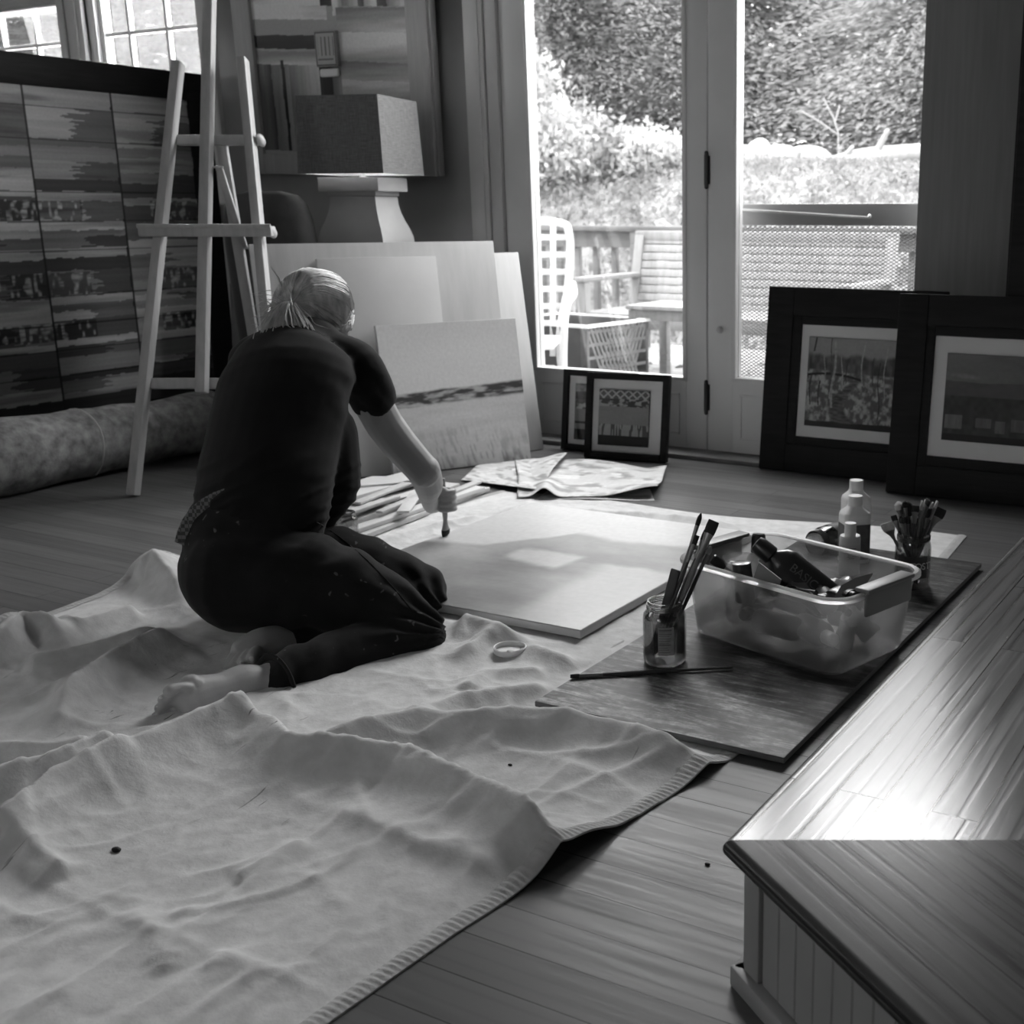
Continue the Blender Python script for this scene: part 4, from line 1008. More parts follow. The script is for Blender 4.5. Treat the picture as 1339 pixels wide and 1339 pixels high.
# right foot lying on its side, sole towards the left
sd_f = (Z*.85 + FWH*.4 - RT*.25).normalized()
limb(body, [AN, P(320,895,2.18), P(290,903,2.14), P(262,911,2.10), P(244,919,2.07)], [(.033,.034),(.040,.036),(.034,.030),(.042,.026),(.040,.020)], 18, sd_f)
ellipsoid(body, P(318,888,2.20), RT*.030, FWH*.024, Z*.030, 12, 10)
ellipsoid(body, P(250,898,2.095), RT*.024, FWH*.022, Z*.024, 12, 10)     # ball of the foot
for (b_, t_, r) in (((246,896),(222,899),.0135), ((243,905),(213,910),.0105), ((242,914),(208,921),.0100), ((240,924),(204,932),.0095), ((240,933),(203,942),.0088)):
    p0_, p1_ = P(b_[0], b_[1]+5, 2.075), P(t_[0], t_[1]+5, 2.045)
    limb(body, [p0_, p0_.lerp(p1_,.55)+Z*.005, p1_], [r*.95, r*.72, r*.95], 10)
# left foot crossing behind the ankle
limb(body, [P(392,842,2.45), P(360,842,2.40), P(338,848,2.36), P(318,858,2.335)], [.037,(.040,.038),(.042,.034),(.038,.024)], 16, Z)
for (b_, t_, r) in (((336,852),(330,861),.0125), ((326,855),(317,866),.0105), ((317,857),(306,870),.0095), ((310,858),(299,874),.0090), ((304,858),(294,877),.0082)):
    p0_, p1_ = P(*b_, 2.315), P(*t_, 2.275); limb(body, [p0_, p0_.lerp(p1_,.5)+Z*.004, p1_], [r*1.05, r*.9, r], 10)
mb = remeshed(body, .0032, 3, .5)
ob = mesh_obj('body', mb, m_skin, woman, smooth='all')
# nails, eyes
m_nail = M('nail', .5, .3, .02)
bm = bmn()
for c, k in (((211,909),.0050), ((206,921),.0045), ((202,932),.0042)): ellipsoid(bm, P(c[0], c[1]+5, 2.040), RT*k, Z*k, FWH*.003, 8, 6)
for c, k in (((329,862),.006), ((316,867),.0045)): ellipsoid(bm, P(*c, 2.264), RT*k, Z*k, FWH*.003, 8, 6)
obj('toenails', bm, m_nail, woman)
for s in (-1, 1):
    bm = bmn(); ellipsoid(bm, HC + hf*.079 + hr*.031*s + hu*.010, hf*.012, hr*.012, hu*.008, 12, 8); obj('eye', bm, M('eye', .2, .2, 0), woman)

# --- shirt
sh_ = bmn()
limb(sh_, [P(342,672,2.575), P(346,640,2.60), P(352,600,2.65), P(362,555,2.71), P(372,510,2.77), P(384,476,2.84), P(402,455,2.89)],
     [(.158,.128),(.162,.122),(.165,.118),(.170,.116),(.174,.110),(.160,.098),(.098,.080)], 28, rs, 3)
limb(sh_, [P(402,458,2.88), P(456,476,2.868), SHR, P(483,512,2.89), P(491,531,2.91)], [.064,.066,.064,.060,.057], 18, None, 3, False)
limb(sh_, [P(402,458,2.88), P(350,466,2.90), P(328,486,2.92), L(-1.08,2.99,.45)], [.060,.064,.060,.054], 18)
limb(sh_, [P(420,570,2.73), P(425,630,2.72), P(412,672,2.70)], [.085,.082,.055], 16)     # belly of the shirt hanging in front
ms = remeshed(sh_, .006, 10, .5)
def folds_shirt(co, no):
    u, v = px_of(co); w = smooth(560, 640, v)
    a = (u*.35+v*.94)/13 + 1.6*fbm(u/70, v/70, 5)
    d = .0055*w*(1-np.abs(2*vn(a, u/90, 7)-1))**1.5 - .002*w
    sl = smooth(60, 10, np.hypot(u-478, v-520)); d = d + .004*sl*np.sin((u*.8-v*.6)/6+fbm(u/30,v/30,2)*4)
    return d + .003*(fbm(u/45, v/30, 9)-.5)
displace(ms, folds_shirt); mesh_obj('tshirt', ms, m_shirt, woman, smooth='all')
bm = bmn()    # neckband
tube(bm, [P(403,447,2.90)+rs*(.082*math.cos(t_))+(fs*.8-Z*.35)*(.068*math.sin(t_)) for t_ in np.linspace(0,2*math.pi,25)], [(.006,.010)]*25, 8, None); obj('neckband', bm, m_shirt, woman)

# --- trousers
tr = bmn()
limb(tr, [P(306,748,2.53), P(322,752,2.50), P(380,758,2.48), P(440,770,2.475), P(505,800,2.465), P(543,823,2.45)], [(.118,.120),(.130,.132),(.112,.115),(.096,.100),(.078,.082),(.064,.064)], 24)
limb(tr, [P(330,730,2.60), P(350,735,2.64), P(450,745,2.68), P(520,762,2.67), P(552,772,2.66)], [.11,.115,.098,.074,.062], 22)
limb(tr, [P(318,712,2.55), P(333,690,2.56), P(345,655,2.585)], [(.150,.125),(.148,.122),(.138,.108)], 26, rs)
limb(tr, [P(544,834,2.432), P(480,851,2.37), P(410,874,2.275), P(368,892,2.225)], [.063,.064,.060,.054], 20)
limb(tr, [P(548,784,2.63), P(450,815,2.52), P(395,838,2.45)], [.057,.058,.050], 18)
limb(tr, [P(380,888,2.24), P(362,895,2.215)], [.056,.058], 18, None, 3, False)
mt_ = remeshed(tr, .006, 8, .5)
def folds_tr(co, no):
    u, v = px_of(co)
    k = smooth(130, 20, np.hypot(u-560, v-815)); a1 = np.arctan2(v-830, u-600)
    d = .0045*k*np.sin(a1*26+3*fbm(u/25,v/25,3))
    c = smooth(120, 20, np.hypot(u-430, v-690)); d = d + .004*c*np.sin((u*.5+v*.86)/6.5+3*fbm(u/40,v/40,4))
    s = smooth(110, 20, np.hypot(u-375, v-870)); d = d + .0045*s*np.sin((u*.95+v*.2)/7+3*fbm(u/30,v/30,6))
    return d + .005*(fbm(u/60, v/35, 8)-.5)
displace(mt_, folds_tr); mesh_obj('trousers', mt_, m_jeans, woman, smooth='all')
bm = bmn()   # turned hem at the ankle
hc = P(363, 895, 2.216); hd = (P(362,895,2.215)-P(380,888,2.24)).normalized(); _, h1, h2 = frame_at(hd)
tube(bm, [hc + h1*(.058*math.cos(t_)) + h2*(.058*math.sin(t_)) for t_ in np.linspace(0, 2*math.pi, 29)], [(.004,.009)]*29, 8); obj('trouser_hem', bm, m_jeans, woman)
from mathutils.bvhtree import BVHTree
def bvh_of(me): return BVHTree.FromPolygons([v.co.copy() for v in me.vertices], [tuple(p.vertices) for p in me.polygons])
BT = bvh_of(mt_); BS = bvh_of(ms)
def on_ray(u, v, off=0.0, trees=None):
    best = None
    for t in (trees or (BT,)):
        h = t.ray_cast(ORG, ray(u, v).normalized())
        if h[0] is not None and (best is None or h[3] < best[1]): best = (h[0]+h[1]*off, h[3])
    return best[0] if best else P(u, v, 2.45)
bm = bmn()   # side seam of the near leg
tube(bm, [on_ray(393+q*150, 672+q*70+q*q*62) for q in np.linspace(0,1,24)], .0018, 6); obj('side_seam', bm, m_jeans, woman)
# belt
def m_belt():
    m, nt, b = base_mat('woven_belt'); v = coords(nt); w = nt.nodes.new('ShaderNodeTexChecker'); w.inputs['Scale'].default_value = 120
    w.inputs['Color1'].default_value = grey(.03); w.inputs['Color2'].default_value = grey(.13); nt.links.new(v, w.inputs['Vector']); nt.links.new(w.outputs['Color'], b.inputs['Base Color']); b.inputs['Roughness'].default_value = .7; return m
pb_ = [on_ray(u, v, .002) for u, v in ((240,712),(243,700),(249,686),(258,673),(270,663),(284,655),(298,650),(312,648))]
pb0_ = [P(236,722,2.62), P(234,703,2.585), P(239,684,2.545), P(252,665,2.50), P(272,651,2.468), P(296,645,2.452), P(330,650,2.445), P(368,664,2.46)]
bm = bmn(); tube(bm, pb_, [(.018,.004)]*len(pb_), 10, (Z*.8 - RT*.35).normalized()); obj('belt', bm, m_belt(), woman)

# --- hair
m_hair = M('fair_hair', .46, .5, .35, 18, (3,3,1), spec=.3)
T = HC - hf*.092 - hu*.052 + hr*.018
bm = bmn(); ellipsoid(bm, HC - hf*.006 + hu*.004, hf*.102, hr*.087, hu*.111, 40, 28)
kill = [w for w in bm.verts if ((w.co-HC).dot(hf) > .062 and (w.co-HC).dot(hu) < .062) or ((w.co-HC).dot(hu) < -.030 and (w.co-HC).dot(hf) > -.02) or (w.co-HC).dot(hu) < -.078]
bmesh.ops.delete(bm, geom=kill, context='VERTS')
hair = obj('hair', bm, m_hair, woman, smooth='all')
random.seed(3); bm = bmn()
def on_cap(f_, r_, u_, k=1.0):
    d = V(f_/.1, r_/.08, u_/.109); d.normalize(); return HC - hf*.006 + hu*.004 + (hf*(d.x*.102) + hr*(d.y*.087) + hu*(d.z*.111))*k
def strand(bm, pts, r):
    op = []
    for i in range(len(pts)-1):
        p0, p1, p2, p3 = pts[max(i-1,0)], pts[i], pts[i+1], pts[min(i+2,len(pts)-1)]
        for k in range(3):
            t = k/3; op.append(.5*((2*p1)+(p2-p0)*t+(2*p0-5*p1+4*p2-p3)*t*t+(3*p1-p0-3*p2+p3)*t**3))
    op.append(pts[-1]); n = len(op); tube(bm, op, [r*(.6+.4*min(1,4*(n-1-i)/(n-1))) for i in range(n)], 4)
for i in range(620):      # swept back from the hairline to the tie
    a = random.uniform(-1.15, 1.15)*math.pi*.5 if i % 3 else random.uniform(-1.4,1.4)*math.pi*.5
    f0 = random.uniform(.2, 1)*.062; st_ = on_cap(f0, .095*math.sin(a), .10*math.cos(a), 1.02+.03*random.random())
    k1 = on_cap(-.02+f0*.2, .085*math.sin(a)*1.0, .095*math.cos(a)+.004, 1.04+.03*random.random()); k2 = on_cap(-.075, .045*math.sin(a)+random.gauss(0,.004), .055*math.cos(a)-.012, 1.05+.03*random.random())
    strand(bm, [st_, k1, k2, T + V(random.gauss(0,.005),random.gauss(0,.005),random.gauss(0,.005))], random.uniform(.0009,.0019))
for i in range(160):      # wisps under, behind the ear
    s = random.choice((-1,1,1)); st_ = on_cap(-.01+random.random()*.03, .08*s, -.03-random.random()*.03, 1.03)
    strand(bm, [st_, on_cap(-.06, .05*s+random.gauss(0,.006), -.055+random.gauss(0,.01), 1.04), T - hu*.012 + V(*[random.gauss(0,.006) for _ in range(3)])], random.uniform(.0009,.0016))
for s_ in range(260):      # hair in front of the ear and temple
    st_ = on_cap(.03+random.random()*.05, .055, .07-random.random()*.03, 1.03); strand(bm, [st_, on_cap(.045+random.gauss(0,.012), .086, .015+random.gauss(0,.008), 1.045), on_cap(.040+random.gauss(0,.014), .090, -.03+random.gauss(0,.01), 1.05), on_cap(.03+random.gauss(0,.014), .075, -.060+random.gauss(0,.012), 1.03)], random.uniform(.0009,.0016))
obj('hair_strands', bm, m_hair, hair)
bm = bmn()
for i in range(560):      # ponytail fanned down the nape
    a = random.gauss(.05, .7); ln_ = random.uniform(.07,.115); j = V(*[random.gauss(0,.005) for _ in range(3)])
    out = -FWH*.6 + RT*math.sin(a)*.34; p1_ = T + j + out*.034 + Z*.010; p2_ = T + j*2 + out*.078 + RT*(.022*math.sin(a)) - Z*ln_*.45
    p3_ = T + j*2.5 + out*.092 + RT*(.026*math.sin(a)+.004) - Z*ln_*.80; p4_ = p3_ + RT*(.012+.022*max(0,math.sin(a)+.4)*random.random()) - Z*.014 + FWH*.004
    strand(bm, [T + j, p1_, p2_, p3_, p4_], random.uniform(.0008,.0016))
for i in range(60):      # stray wisps left of the tie
    j = V(*[random.gauss(0,.006) for _ in range(3)]); strand(bm, [T+j, T+j*2-RT*.03+Z*random.gauss(.008,.012), T+j*3-RT*(.05+.03*random.random())-Z*random.gauss(.01,.02)], .0008)
strand(bm, [T+hf*.02+hu*.05, P(372,382,2.93), P(364,364,2.92), P(354,349,2.92)], .0022); strand(bm, [P(384,398,2.90), P(380,385,2.88), P(377,378,2.88)], .002)
for e in ((428,420),(418,416),(412,440),(425,415)): strand(bm, [T, P(395,395,2.885), P((e[0]+400)/2+3,(e[1]+396)/2-3,2.88), P(*e,2.895)], .0018)
obj('ponytail', bm, m_hair, hair)
bm = bmn(); tube(bm, [T + hr*(.017*math.cos(t_)) + hu*(.017*math.sin(t_)) - hf*.002 for t_ in np.linspace(0,2*math.pi,19)], .005, 8); obj('hair_tie', bm, m_dark, hair)

# brush in the hand
def brush_parts(root, ln, r, bw, bt, bl, mh, mf, mbz, handle_profile=None, round_=False):
    """paint brush along local +z: handle end at 0, bristle tip at ln"""
    fl = ln*.14; h1 = ln-bl-fl
    bm = bmn(); lathe(bm, handle_profile or [(r*.5,0),(r*.6,ln*.02),(r*.75,h1*.3),(r*1.15,h1*.78),(r*.85,h1)], 10); obj('handle', bm, mh, root, local=True)
    bm = bmn()
    rings = []
    for z, k in ((h1-.002, 0), (h1+fl*.4, .25), (ln-bl, 1)):
        rx, ry = r*.9*(1-k)+bw*k, r*.9*(1-k)+bt*k; rings.append([V(rx*math.cos(2*math.pi*i/12), ry*math.sin(2*math.pi*i/12), z) for i in range(12)])
    loft(bm, rings); obj('ferrule', bm, mf, root, local=True)
    bm = bmn(); rings = []
    for q in (0, .3, .65, .9, 1): 
        k = (1+.18*math.sin(q*2.2))*(1-(.85*q**4 if round_ else .12*q)); t2 = (1+.1*q)*(1-.65*q*q)
        rings.append([V(bw*k*math.cos(2*math.pi*i/12), (bw*k if round_ else bt*t2)*math.sin(2*math.pi*i/12), ln-bl+bl*q-.001) for i in range(12)])
    loft(bm, rings); obj('bristles', bm, mbz, root, local=True)
m_bh = M('brush_handle', .035, .35, .2, 30); m_bhp = M('pale_brush_handle', .14, .4, .15, 30); m_fer = M('ferrule_metal', .22, .4, .1, metal=.8); m_bri = M('dark_bristle', .012, .8, .3, 60); m_brp = M('pale_bristle', .45, .8, .2, 60)
tip = G(583, 701, .0285); up_ = (P(580,626,3.18)-tip).normalized(); ln = (P(580,626,3.18)-tip).length
q = Z.rotation_difference(-up_).to_matrix() 
hb = thing('paint_brush', 'paint brush held upright in the painter\'s fist, touching the canvas', 'brush', tip+up_*ln, rot=q)
brush_parts(hb, ln, .0070, .014, .009, .020, M('worn_wood_handle', .30, .5, .2, 30), M('worn_wood_handle', .30), m_bri)
# ------------------------------------------------------------------ drop cloth
def seg_dist(X, Y, pts):
    """distance to a polyline, signed side and parameter"""
    best = np.full(X.shape, 9.0); sg = np.zeros(X.shape); tt = np.zeros(X.shape); n = len(pts)-1
    for i in range(n):
        ax_, ay_ = pts[i][0], pts[i][1]; dx, dy = pts[i+1][0]-ax_, pts[i+1][1]-ay_; l2 = dx*dx+dy*dy
        t = np.clip(((X-ax_)*dx+(Y-ay_)*dy)/l2, 0, 1); ex, ey = X-ax_-t*dx, Y-ay_-t*dy; d = np.hypot(ex, ey)
        m = d < best; best = np.where(m, d, best); sg = np.where(m, np.sign(dx*ey-dy*ex), sg); tt = np.where(m, (i+t)/n, tt)
    return best, sg, tt
NX, NY = 300, 560
CX0, CX1, CY0, CY1 = -2.60, -.82, -.55, 3.27
uu, vv = np.meshgrid(np.linspace(0,1,NX), np.linspace(0,1,NY))
X = CX0+(CX1-CX0)*uu; Y = CY0+(CY1-CY0)*vv
# the hems are not quite straight
rx = np.interp(Y, [-.6,.2,.85,1.05,1.27,1.45,1.68,2.0,2.8,3.3], [-.95,-.945,-.935,-.918,-.885,-.86,-.822,-.80,-.82,-.855])
lx = np.interp(Y, [-.6,.9,1.45,1.7,1.95,2.1,2.6,3.3], [-2.62,-2.60,-2.56,-2.60,-2.63,-2.58,-2.50,-2.40])
X = lx+(rx-lx)*uu; Y = Y + .10*(1-uu)*smooth(2.2,3.2,Y)*-1.6 + .03*np.sin(uu*9)*smooth(2.6,3.27,Y)
Zc = np.zeros_like(X)+.003
def fold(pix, h, wn, wf, taper=(.15,.15)):
    """ridge through image points; wn / wf: width on its right / left side"""
    global Zc
    pts = [G(u, v, h*.8) for u, v in pix]; d, s, t = seg_dist(X, Y, [(p.x, p.y) for p in pts])
    w = np.where(s < 0, wn, wf); e = np.clip(np.minimum(t/max(taper[0],1e-3), (1-t)/max(taper[1],1e-3)), 0, 1); e = e*e*(3-2*e)
    Zc = np.maximum(Zc, h*e/(1+(d/w)**2)**1.6) if False else Zc + np.maximum(0, (h*1.28*e - Zc*.55)*np.exp(-(d/w)**1.35))
fold([(340,930),(376,976),(445,982),(535,990),(614,1028),(692,1075),(762,1118)], .052, .060, .020, (.12,.08))
fold([(318,922),(322,940),(352,968),(430,978)], .028, .030, .02, (.3,.3))
fold([(-40,1100),(27,1063),(67,1033),(125,1006),(185,979),(245,953),(302,934),(330,925)], .054, .058, .018, (.1,.06))
fold([(-60,1040),(0,1026),(77,1004),(130,985),(178,968)], .06, .04, .03, (.05,.2))
fold([(-60,1012),(0,985),(80,988),(150,975)], .045, .035, .03, (.05,.2))
fold([(365,955),(441,962),(510,948),(551,938),(582,946),(625,944),(666,939),(745,944),(820,960),(880,976),(958,996)], .042, .050, .035, (.12,.04))
fold([(440,960),(520,945),(600,915),(680,905),(735,893)], .022, .03, .04)
fold([(410,1049),(473,1075),(546,1106),(593,1122),(640,1140),(700,1160)], .014, .018, .05, (.2,.1))
fold([(175,748),(200,742),(222,756),(250,790)], .055, .035, .05, (.15,.3))
fold([(-30,850),(8,835),(30,818),(62,816),(100,828)], .06, .03, .05, (.1,.3))
fold([(62,816),(110,820),(150,806),(185,795)], .025, .02, .03)
fold([(275,812),(230,828),(188,846),(150,865),(128,881),(90,905),(62,940)], .055, .04, .035, (.1,.2))
fold([(60,900),(110,893),(160,885),(215,900)], .02, .03, .03)
fold([(20,870),(60,862),(120,850),(190,830),(250,815)], .03, .05, .04)
fold([(585,830),(610,812),(650,826),(690,842)], .03, .03, .025)
fold([(590,860),(640,835),(700,850),(760,870)], .022, .03, .03)
fold([(600,905),(640,880),(720,878)], .016, .03, .03)
fold([(165,1185),(195,1215),(214,1250),(222,1275)], .008, .02, .02)
fold([(250,1180),(240,1225),(225,1265)], .007, .03, .02)
fold([(0,1090),(45,1115),(90,1142)], .022, .03, .02)
fold([(300,1150),(340,1135),(400,1095)], .008, .03, .02)
fold([(265,1265),(300,1262),(345,1278)], .007, .02, .03)
fold([(475,715),(560,690),(640,672)], .012, .02, .02)
fold([(640,665),(760,668),(880,676),(980,690)], .014, .03, .03)
fold([(740,672),(800,680),(860,690)], .012, .02, .02)
Zc += .005*(fbm(X*7, Y*5, 201)-.45)*(.4+fbm(X*1.5,Y*1.5,202)) + .0045*(fbm(X*22, Y*18, 203, 3)-.5) + .0022*(fbm(X*60, Y*55, 205, 2)-.5)
cr = (1-np.abs(2*fbm(X*6+Y*2, Y*6-X, 204, 2)-1))**8; Zc += .004*cr
# small sharp creases
rc = np.random.default_rng(5)
for k in range(170):
    cx_, cy_ = rc.uniform(-2.5,-.9), rc.uniform(-.3,2.0); an = rc.normal(.5,.8); l_ = rc.uniform(.05,.22); hh_ = rc.uniform(.002,.0065); ww_ = rc.uniform(.006,.016)
    dx_, dy_ = X-cx_, Y-cy_; a_ = dx_*math.cos(an)+dy_*math.sin(an); b_ = -dx_*math.sin(an)+dy_*math.cos(an)+.25*a_*a_/l_*rc.normal()
    Zc += hh_*np.exp(-(np.abs(b_)/(ww_*np.where(b_ > 0, .6, 1.7)))**1.3)*np.exp(-(a_/l_)**4)
# old fold lines of the packed cloth
for px0 in (-2.15, -1.70, -1.26): Zc += .0028*np.exp(-((X-px0-.01*np.sin(Y*5))/.008)**2)
for py0 in (-.05, .42, .88, 1.34): Zc += .0028*np.exp(-((Y-py0-.012*np.sin(X*6))/.008)**2)
# flattened below things that lie on it
def press(x0,x1,y0,y1,z,m=.06):
    global Zc
    k = smooth(x0-m,x0,X)*smooth(x1+m,x1,X)*smooth(y0-m,y0,Y)*smooth(y1+m,y1,Y); Zc = Zc*(1-k)+np.minimum(Zc, z)*k
press(-2.16,-1.37,2.03,2.97,.005); press(-1.25,-.70,1.69,2.99,.004,.05)
for p, r in ((P(335,880,2.25),.13),(P(235,930,2.12),.12),(P(470,850,2.36),.12),(P(545,838,2.43),.10),(P(310,830,2.5),.16),(P(322,862,2.33),.09),(P(420,840,2.4),.13),(P(480,850,2.6),.14)):
    k = smooth(r*1.25, r*.6, np.hypot(X-p.x, Y-p.y)); Zc = Zc*(1-k)+np.minimum(Zc,.006)*k
k = smooth(.07,.0,np.hypot(X+1.466,Y-1.909)); Zc = Zc*(1-k)+.006*k
edge = np.minimum(np.minimum(uu,1-uu)*1.8, np.minimum(vv,1-vv)*3.8); Zc = np.maximum(Zc*(.35+.65*smooth(0,.10,edge)), .002)
hump = np.exp(-((Y-1.30)/.07)**2)*smooth(.88,1,uu); Zc += .030*hump
hump = np.exp(-((Y-1.93)/.09)**2)*smooth(.10,0,uu)*.06+np.exp(-((Y-1.50)/.06)**2)*smooth(.10,0,uu)*.035; Zc += hump
def m_canvas_cloth():
    m, nt, b = base_mat('canvas_cloth'); v = coords(nt)
    big = noise(nt, v, 2.2, 4); fine = noise(nt, v, 160, 3); tex = noise(nt, v, 28, 4)
    c = mix(nt, ramp(nt, big, [(.3,.56),(.7,.66)]), ramp(nt, tex, [(.3,.88),(.7,1.08)]), 1.0, 'MULTIPLY')
    # paint drips and smudges
    vo = nt.nodes.new('ShaderNodeTexVoronoi'); vo.inputs['Scale'].default_value = 7; nt.links.new(v, vo.inputs['Vector'])
    sp = ramp(nt, vo.outputs['Distance'], [(0,1),(.035,1),(.06,0)]); area = ramp(nt, noise(nt, v, 1.3, 2), [(.52,0),(.60,1)])
    st = nt.nodes.new('ShaderNodeMapping'); st.inputs['Scale'].default_value = (14,3,1); st.inputs['Rotation'].default_value = (0,0,.9); nt.links.new(v, st.inputs['Vector'])
    ln_ = ramp(nt, noise(nt, st.outputs['Vector'], 2.3, 3, .5, 1.5), [(.68,0),(.72,.8)])
    c = mix(nt, c, .08, mix(nt, sp, area, 1.0, 'MULTIPLY')); c = mix(nt, c, .10, mix(nt, ln_, area, 1.0, 'MULTIPLY'))
    nt.links.new(c, b.inputs['Base Color']); b.inputs['Roughness'].default_value = .95; b.inputs['Specular IOR Level'].default_value = .1
    b1 = bump(nt, b, fine, .35, .0012); b2 = nt.nodes.new('ShaderNodeBump'); b2.inputs['Strength'].default_value = .5; b2.inputs['Distance'].default_value = .006
    nt.links.new(tex, b2.inputs['Height']); nt.links.new(b2.outputs['Normal'], b1.inputs['Normal']); return m
cloth = thing('drop_cloth', 'large rumpled pale canvas drop cloth spread over the wooden floor', 'drop cloth', (-1.7, 1.3, 0))
mc = mesh_obj('cloth_sheet', grid_mesh('cloth_sheet', np.stack([X, Y, Zc], -1)), m_canvas_cloth(), cloth, smooth='all')
so = mc.modifiers.new('thick', 'SOLIDIFY'); so.thickness = .0025; so.offset = -1
# stitched hems along both long edges
def hem(cols, name):
    i0, i1 = cols; n = NY*3; q = np.linspace(0, NY-1, n); Pn = []
    for kx in np.linspace(i0, i1, 6):
        lo = int(np.floor(min(kx, NX-1.001))); f = kx-lo
        row = [np.interp(q, np.arange(NY), A[:,lo]*(1-f)+A[:,min(lo+1,NX-1)]*f) for A in (X, Y, Zc)]
        w = math.sin(math.pi*(kx-i0)/(i1-i0)); rib = .0013*(np.sin(q*4.1+2*vn(q*.1, q*0, 3))) * w
        Pn.append(np.stack([row[0], row[1], row[2]+.0012+.0022*w+rib], -1))
    return mesh_obj(name, grid_mesh(name, np.stack(Pn, 1)), MATS.get('hem') or M('hem', .46, .95, .1, 30, bs=.3, bscale=220), cloth, smooth='all')
hem((NX-1-5.0, NX-1), 'hem'); hem((0, 4.5), 'hem')

# ------------------------------------------------------------------ the canvas being painted
def art_sea(s, t):
    """s left-right, t from the near edge to the far edge"""
    sw = s+.05*(fbm(s*5,t*5,310)-.5)+.02*(fbm(s*16,t*16,311)-.5); tw = t+.05*(fbm(s*4,t*6,312)-.5)+.02*(fbm(s*14,t*22,313)-.5)
    g = .27+.12*(fbm(s*3+t,t*5,301)-.5)+.07*(fbm(s*9,t*18,302)-.5)
    mist = smooth(.30,.0,np.hypot((sw-.10)*.9,(tw-.34)*1.3)); g = g+.10*mist
    dk = smooth(.26,.02,np.abs(tw-.42-.22*(sw-.5)))*smooth(.25,.45,sw)*smooth(1.05,.8,sw); g = g-.13*dk*(.4+1.2*fbm(s*6,t*16,306))
    blot = smooth(.16,.02,np.hypot((sw-.70)*.8,(tw-.15)*1.3)); g = g-.09*blot; db = smooth(.30,.05,np.hypot(sw-.50,(tw-.04)*1.5)); g = g-.10*db*fbm(s*8,t*8,308)
    right = smooth(.70,.80,sw+.10*(tw-.2))*smooth(.53,.49,tw); g = g*(1-right)+right*(.36+.03*fbm(s*3,t*3,309))
    quad = smooth(.36,.40,sw+.02*tw)*smooth(.64,.60,sw)*smooth(.36,.40,tw+.25*(.6-sw)*-.6)*smooth(.54,.50,tw); g = g*(1-quad)+quad*(.38+.05*fbm(s*20,t*8,314))
    up = smooth(-.02,.03,tw-np.interp(sw,[0,.22,.43,.6,1],[.46,.49,.73,.70,.76])); g = g*(1-up)+up*(.50+.08*fbm(s*3,t*9,303)+.10*smooth(.6,1,t))
    return np.clip(g+.03*(fbm(s*6,t*70,307)-.5), .05, .66)
root = thing('canvas', 'big cloudy seascape canvas lying flat on the drop cloth being painted', 'canvas', (-1.765, 2.49, .0075), rot=Matrix.Rotation(R(.5), 3, 'Z'))
hx, hy = .392, .458
bm = bmn(); box(bm, -hx, hx, -hy, hy, 0, .020, .003); obj('canvas_panel', bm, m_gesso, root, local=True)
s_, t_ = np.meshgrid(np.linspace(0,1,180), np.linspace(0,1,200))
me = grid_mesh('painted_surface', np.stack([-hx+.002+s_*(2*hx-.004), -hy+.002+t_*(2*hy-.004), np.full_like(s_, .0206)], -1)); set_col(me, art_sea(s_, t_))
mesh_obj('painted_surface', me, M_attr('wet_paint', .32, .08, 60, .5), root, local=True)

# paint-stained board
def art_stain(s, t):
    g = .035+.09*smooth(.30,.02,t+.25*(fbm(s*3,t*4,405)-.5))+.05*smooth(.45,.7,fbm(s*5,t*9,401)); w = smooth(.30,.0,np.hypot((s-.75)*1.0,(t-.10)*2.0)); return g+.05*w
def stain_mat():
    m, nt, b = base_mat('stained_board'); a = nt.nodes.new('ShaderNodeVertexColor'); a.layer_name = 'paint'; v = coords(nt, (5, 30, 1), (0,0,.06)); v2 = coords(nt)
    st = ramp(nt, noise(nt, v, 1.6, 9, .7, .6), [(.34,.05),(.47,.45),(.58,1.7),(.70,3.0)]); fi = ramp(nt, noise(nt, v2, 55, 8, .7), [(.35,.45),(.65,1.5)])
    sc = ramp(nt, noise(nt, coords(nt, (2, 16, 1), (0,0,-.5)), 3, 6, .7, 2), [(.485,1),(.50,.15),(.515,1)])
    nt.links.new(mix(nt, mix(nt, a.outputs['Color'], st, 1.0, 'MULTIPLY'), mix(nt, fi, sc, 1.0, 'MULTIPLY'), 1.0, 'MULTIPLY'), b.inputs['Base Color'])
    b.inputs['Roughness'].default_value = .5; b.inputs['Specular IOR Level'].default_value = .2; bump(nt, b, noise(nt, v2, 90, 5), .3, .002); return m
root = thing('work_board', 'dark paint-stained board lying on the cloth below the plastic tub', 'board', (-.985, 2.34, .0065))
bm = bmn(); box(bm, -.262, .255, -.648, .642, 0, .011, .002); obj('board_panel', bm, M('stained_board_edge', .12, .7, .3, 12), root, local=True)
s_, t_ = np.meshgrid(np.linspace(0,1,160), np.linspace(0,1,360))
me = grid_mesh('stained_surface', np.stack([-.261+s_*.515, -.647+t_*1.288, np.full_like(s_, .0114)], -1)); set_col(me, art_stain(s_, t_))
mesh_obj('stained_surface', me, stain_mat(), root, local=True)
BZ = .0182

